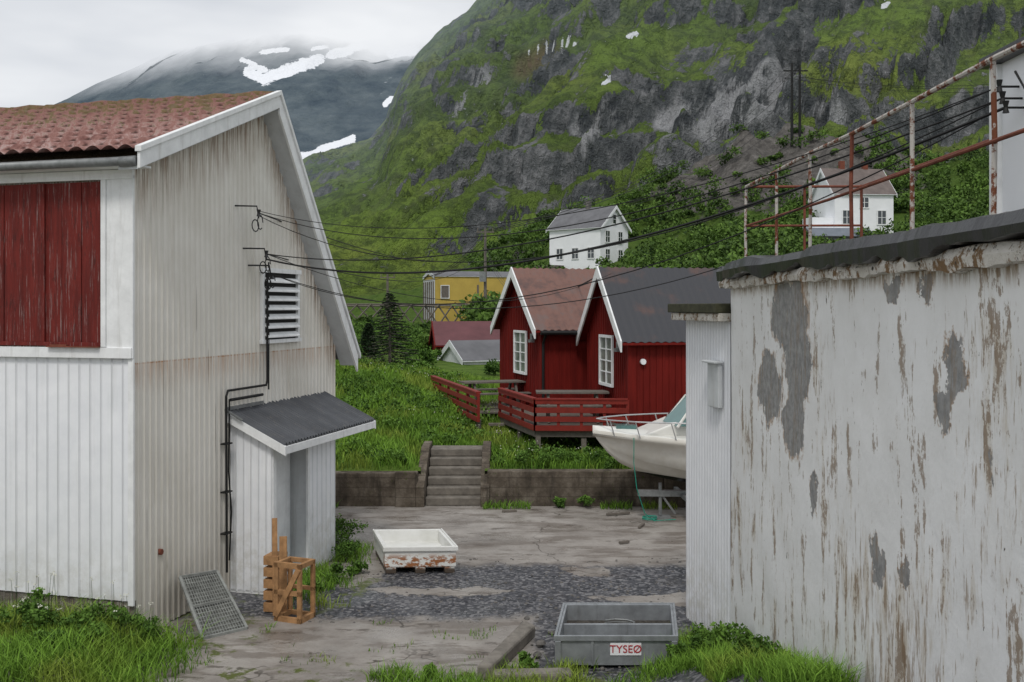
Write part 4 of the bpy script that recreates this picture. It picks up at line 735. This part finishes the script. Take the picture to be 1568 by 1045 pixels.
V,F,A=leafcloud(cen,np.array(rad),150,.028); npmesh('broadleaf_weeds',V,F,M_leaf,None,{'var':A})
b=B(); fl=[]
for k in range(30):
    x=rng.uniform(-6.4,-4.3);y=rng.uniform(11.3,12.2); z=float(yz(x,y)); h=rng.uniform(.45,.8); p=(x+rng.uniform(-.08,.08),y,z+h); b.tube([(x,y,z),p],[.004,.002],4,False); fl.append(p)
b.build('cow_parsley_stems',M_leaf); V,F,A=leafcloud(fl,np.full(len(fl),.045),16,.010); npmesh('cow_parsley_flowers',V,F,M_flower)
cen=[];rad=[]
def bush(a,y,r,h=None):
    x=a*y; z=float(hz(x,y)); cen.append((x,y,z+r*.45)); rad.append((r,r,h or r*.95))
cnt=0
for k in range(9000):
    y=58*(180/58)**(rng.random()**.75); a=rng.uniform(-.04,.62); x=a*y
    if (.03<a<.135 and 112<y<146) or (.29<a<.41 and 102<y<130): continue
    d_=float(fbm(np.array(x*.07),np.array(y*.05),3)); 
    if d_<.34: continue
    if y>150 and .185<a<.36 and rng.random()<.72: continue
    bush(a,y,rng.uniform(.8,2.6)); cnt+=1
    if cnt>1400: break
for (a,y,r) in ((.045,131,1.5),(.09,129,1.3),(.12,131,2.2),(.135,134,2.6),(.145,132,2.6),(.03,126,2),(.06,122,1.5),(.1,118,1.8),(.125,126,2.2),(.02,134,2.6),(.15,140,3),(.29,113,1.6),(.31,108,1.6),(.35,112,1.7),(.385,114,2),(.4,116,2.4),(.405,121,2.8),(.37,110,1.7),(.33,104,1.5),(.42,124,3),(.44,126,3.2),(.46,120,3),(.3,126,2.4),(.29,130,2.8),(.27,128,2.5),(.01,108,2.2),(.0,116,2.4),(.03,112,1.8),(.16,128,2.8),(.18,126,3)): bush(a,y,r)
for k in range(90):
    y=rng.uniform(52,80); bush(rng.uniform(-.17,-.02),y,rng.uniform(.3,.75))
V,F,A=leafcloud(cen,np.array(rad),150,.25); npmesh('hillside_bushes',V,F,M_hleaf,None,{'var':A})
cen=[];rad=[]
for (sx,y,r) in ((-6.4,40,.5),(-6.5,44,.6),(-4.3,41,.55),(-3.75,42,.6),(-5.1,37,.3),(-3.6,44,.5),(-5.65,36,.35),(-3.7,38,.4),(-8.3,48,.8),(-.6,40,.5),(-2.8,36,.3),(-6.7,40,.5),(-7.5,50,.9),(-7.2,54,1.0),(-4.7,50,.8),(-5.6,47,.8),(-6.0,56,1.1)):
    for k in range(4):
        rr=r*rng.uniform(.5,.9); x=sx+rng.uniform(-.7,.7)*r; yy_=y+rng.uniform(-.6,.6); cen.append((x,yy_,float(hz(x,yy_))+rr*rng.uniform(.4,1))); rad.append((rr,rr,rr))
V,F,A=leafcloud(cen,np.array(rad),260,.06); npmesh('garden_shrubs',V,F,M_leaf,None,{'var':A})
def spruce(x,y,H,R):
    z0=float(hz(x,y)); e=empty('spruce_tree',(x,y,z0)); b=B(); b.tube([(x,y,z0-.1),(x,y,z0+H*.98)],[.06,.01],6); V=[];F=[];A=[];c=0
    for i in range(110):
        f=(i/110)**.9; zb=z0+H*(.05+.93*f); L=R*(1-f)**.8*rng.uniform(.7,1.15)+.06; a=i*2.399+rng.uniform(-.3,.3)
        d=np.array([math.cos(a),math.sin(a),0]); b.tube([(x,y,zb),tuple(np.array([x,y,zb])+d*L+[0,0,-.1*L+.12*L*f])],[.012,.004],4,False)
        for j in range(60):
            u=rng.random()**.7; p=np.array([x,y,zb])+d*L*u+[0,0,-.12*L*u*(1-f)]; sd_=np.cross(d,[0,0,1])
            q=d*rng.uniform(.3,1)+sd_*rng.uniform(-1,1)+np.array([0,0,rng.uniform(-.5,.25)]); q/=np.linalg.norm(q); l=.16*rng.uniform(.5,1.1)*(1-.4*f); w_=np.cross(q,rng.normal(size=3)); w_/=np.linalg.norm(w_); w_*=.018
            V+=[p-w_,p+w_,p+q*l]; F.append((c,c+1,c+2)); A+=[.2*u+.2*rng.random()]*2+[.5*u+.4*rng.random()]; c+=3
    b.build('trunk',M_greywood,e); npmesh('needles',V,F,M_spruce,e,{'var':A})
spruce(-4.3,35,2.7,1.05); spruce(-5.9,41,1.4,.5)
b=B()
for (x,y,l,a) in ((1.9,20,.5,.3),(2.4,18.8,.35,1.2),(-.2,20.3,.3,.2),(1.9,17.6,.2,.5)): b.beam((x,y,.03),(x+l*math.cos(a),y+l*math.sin(a),.03),.05,.04)
b.build('scrap_timber',M_greywood)
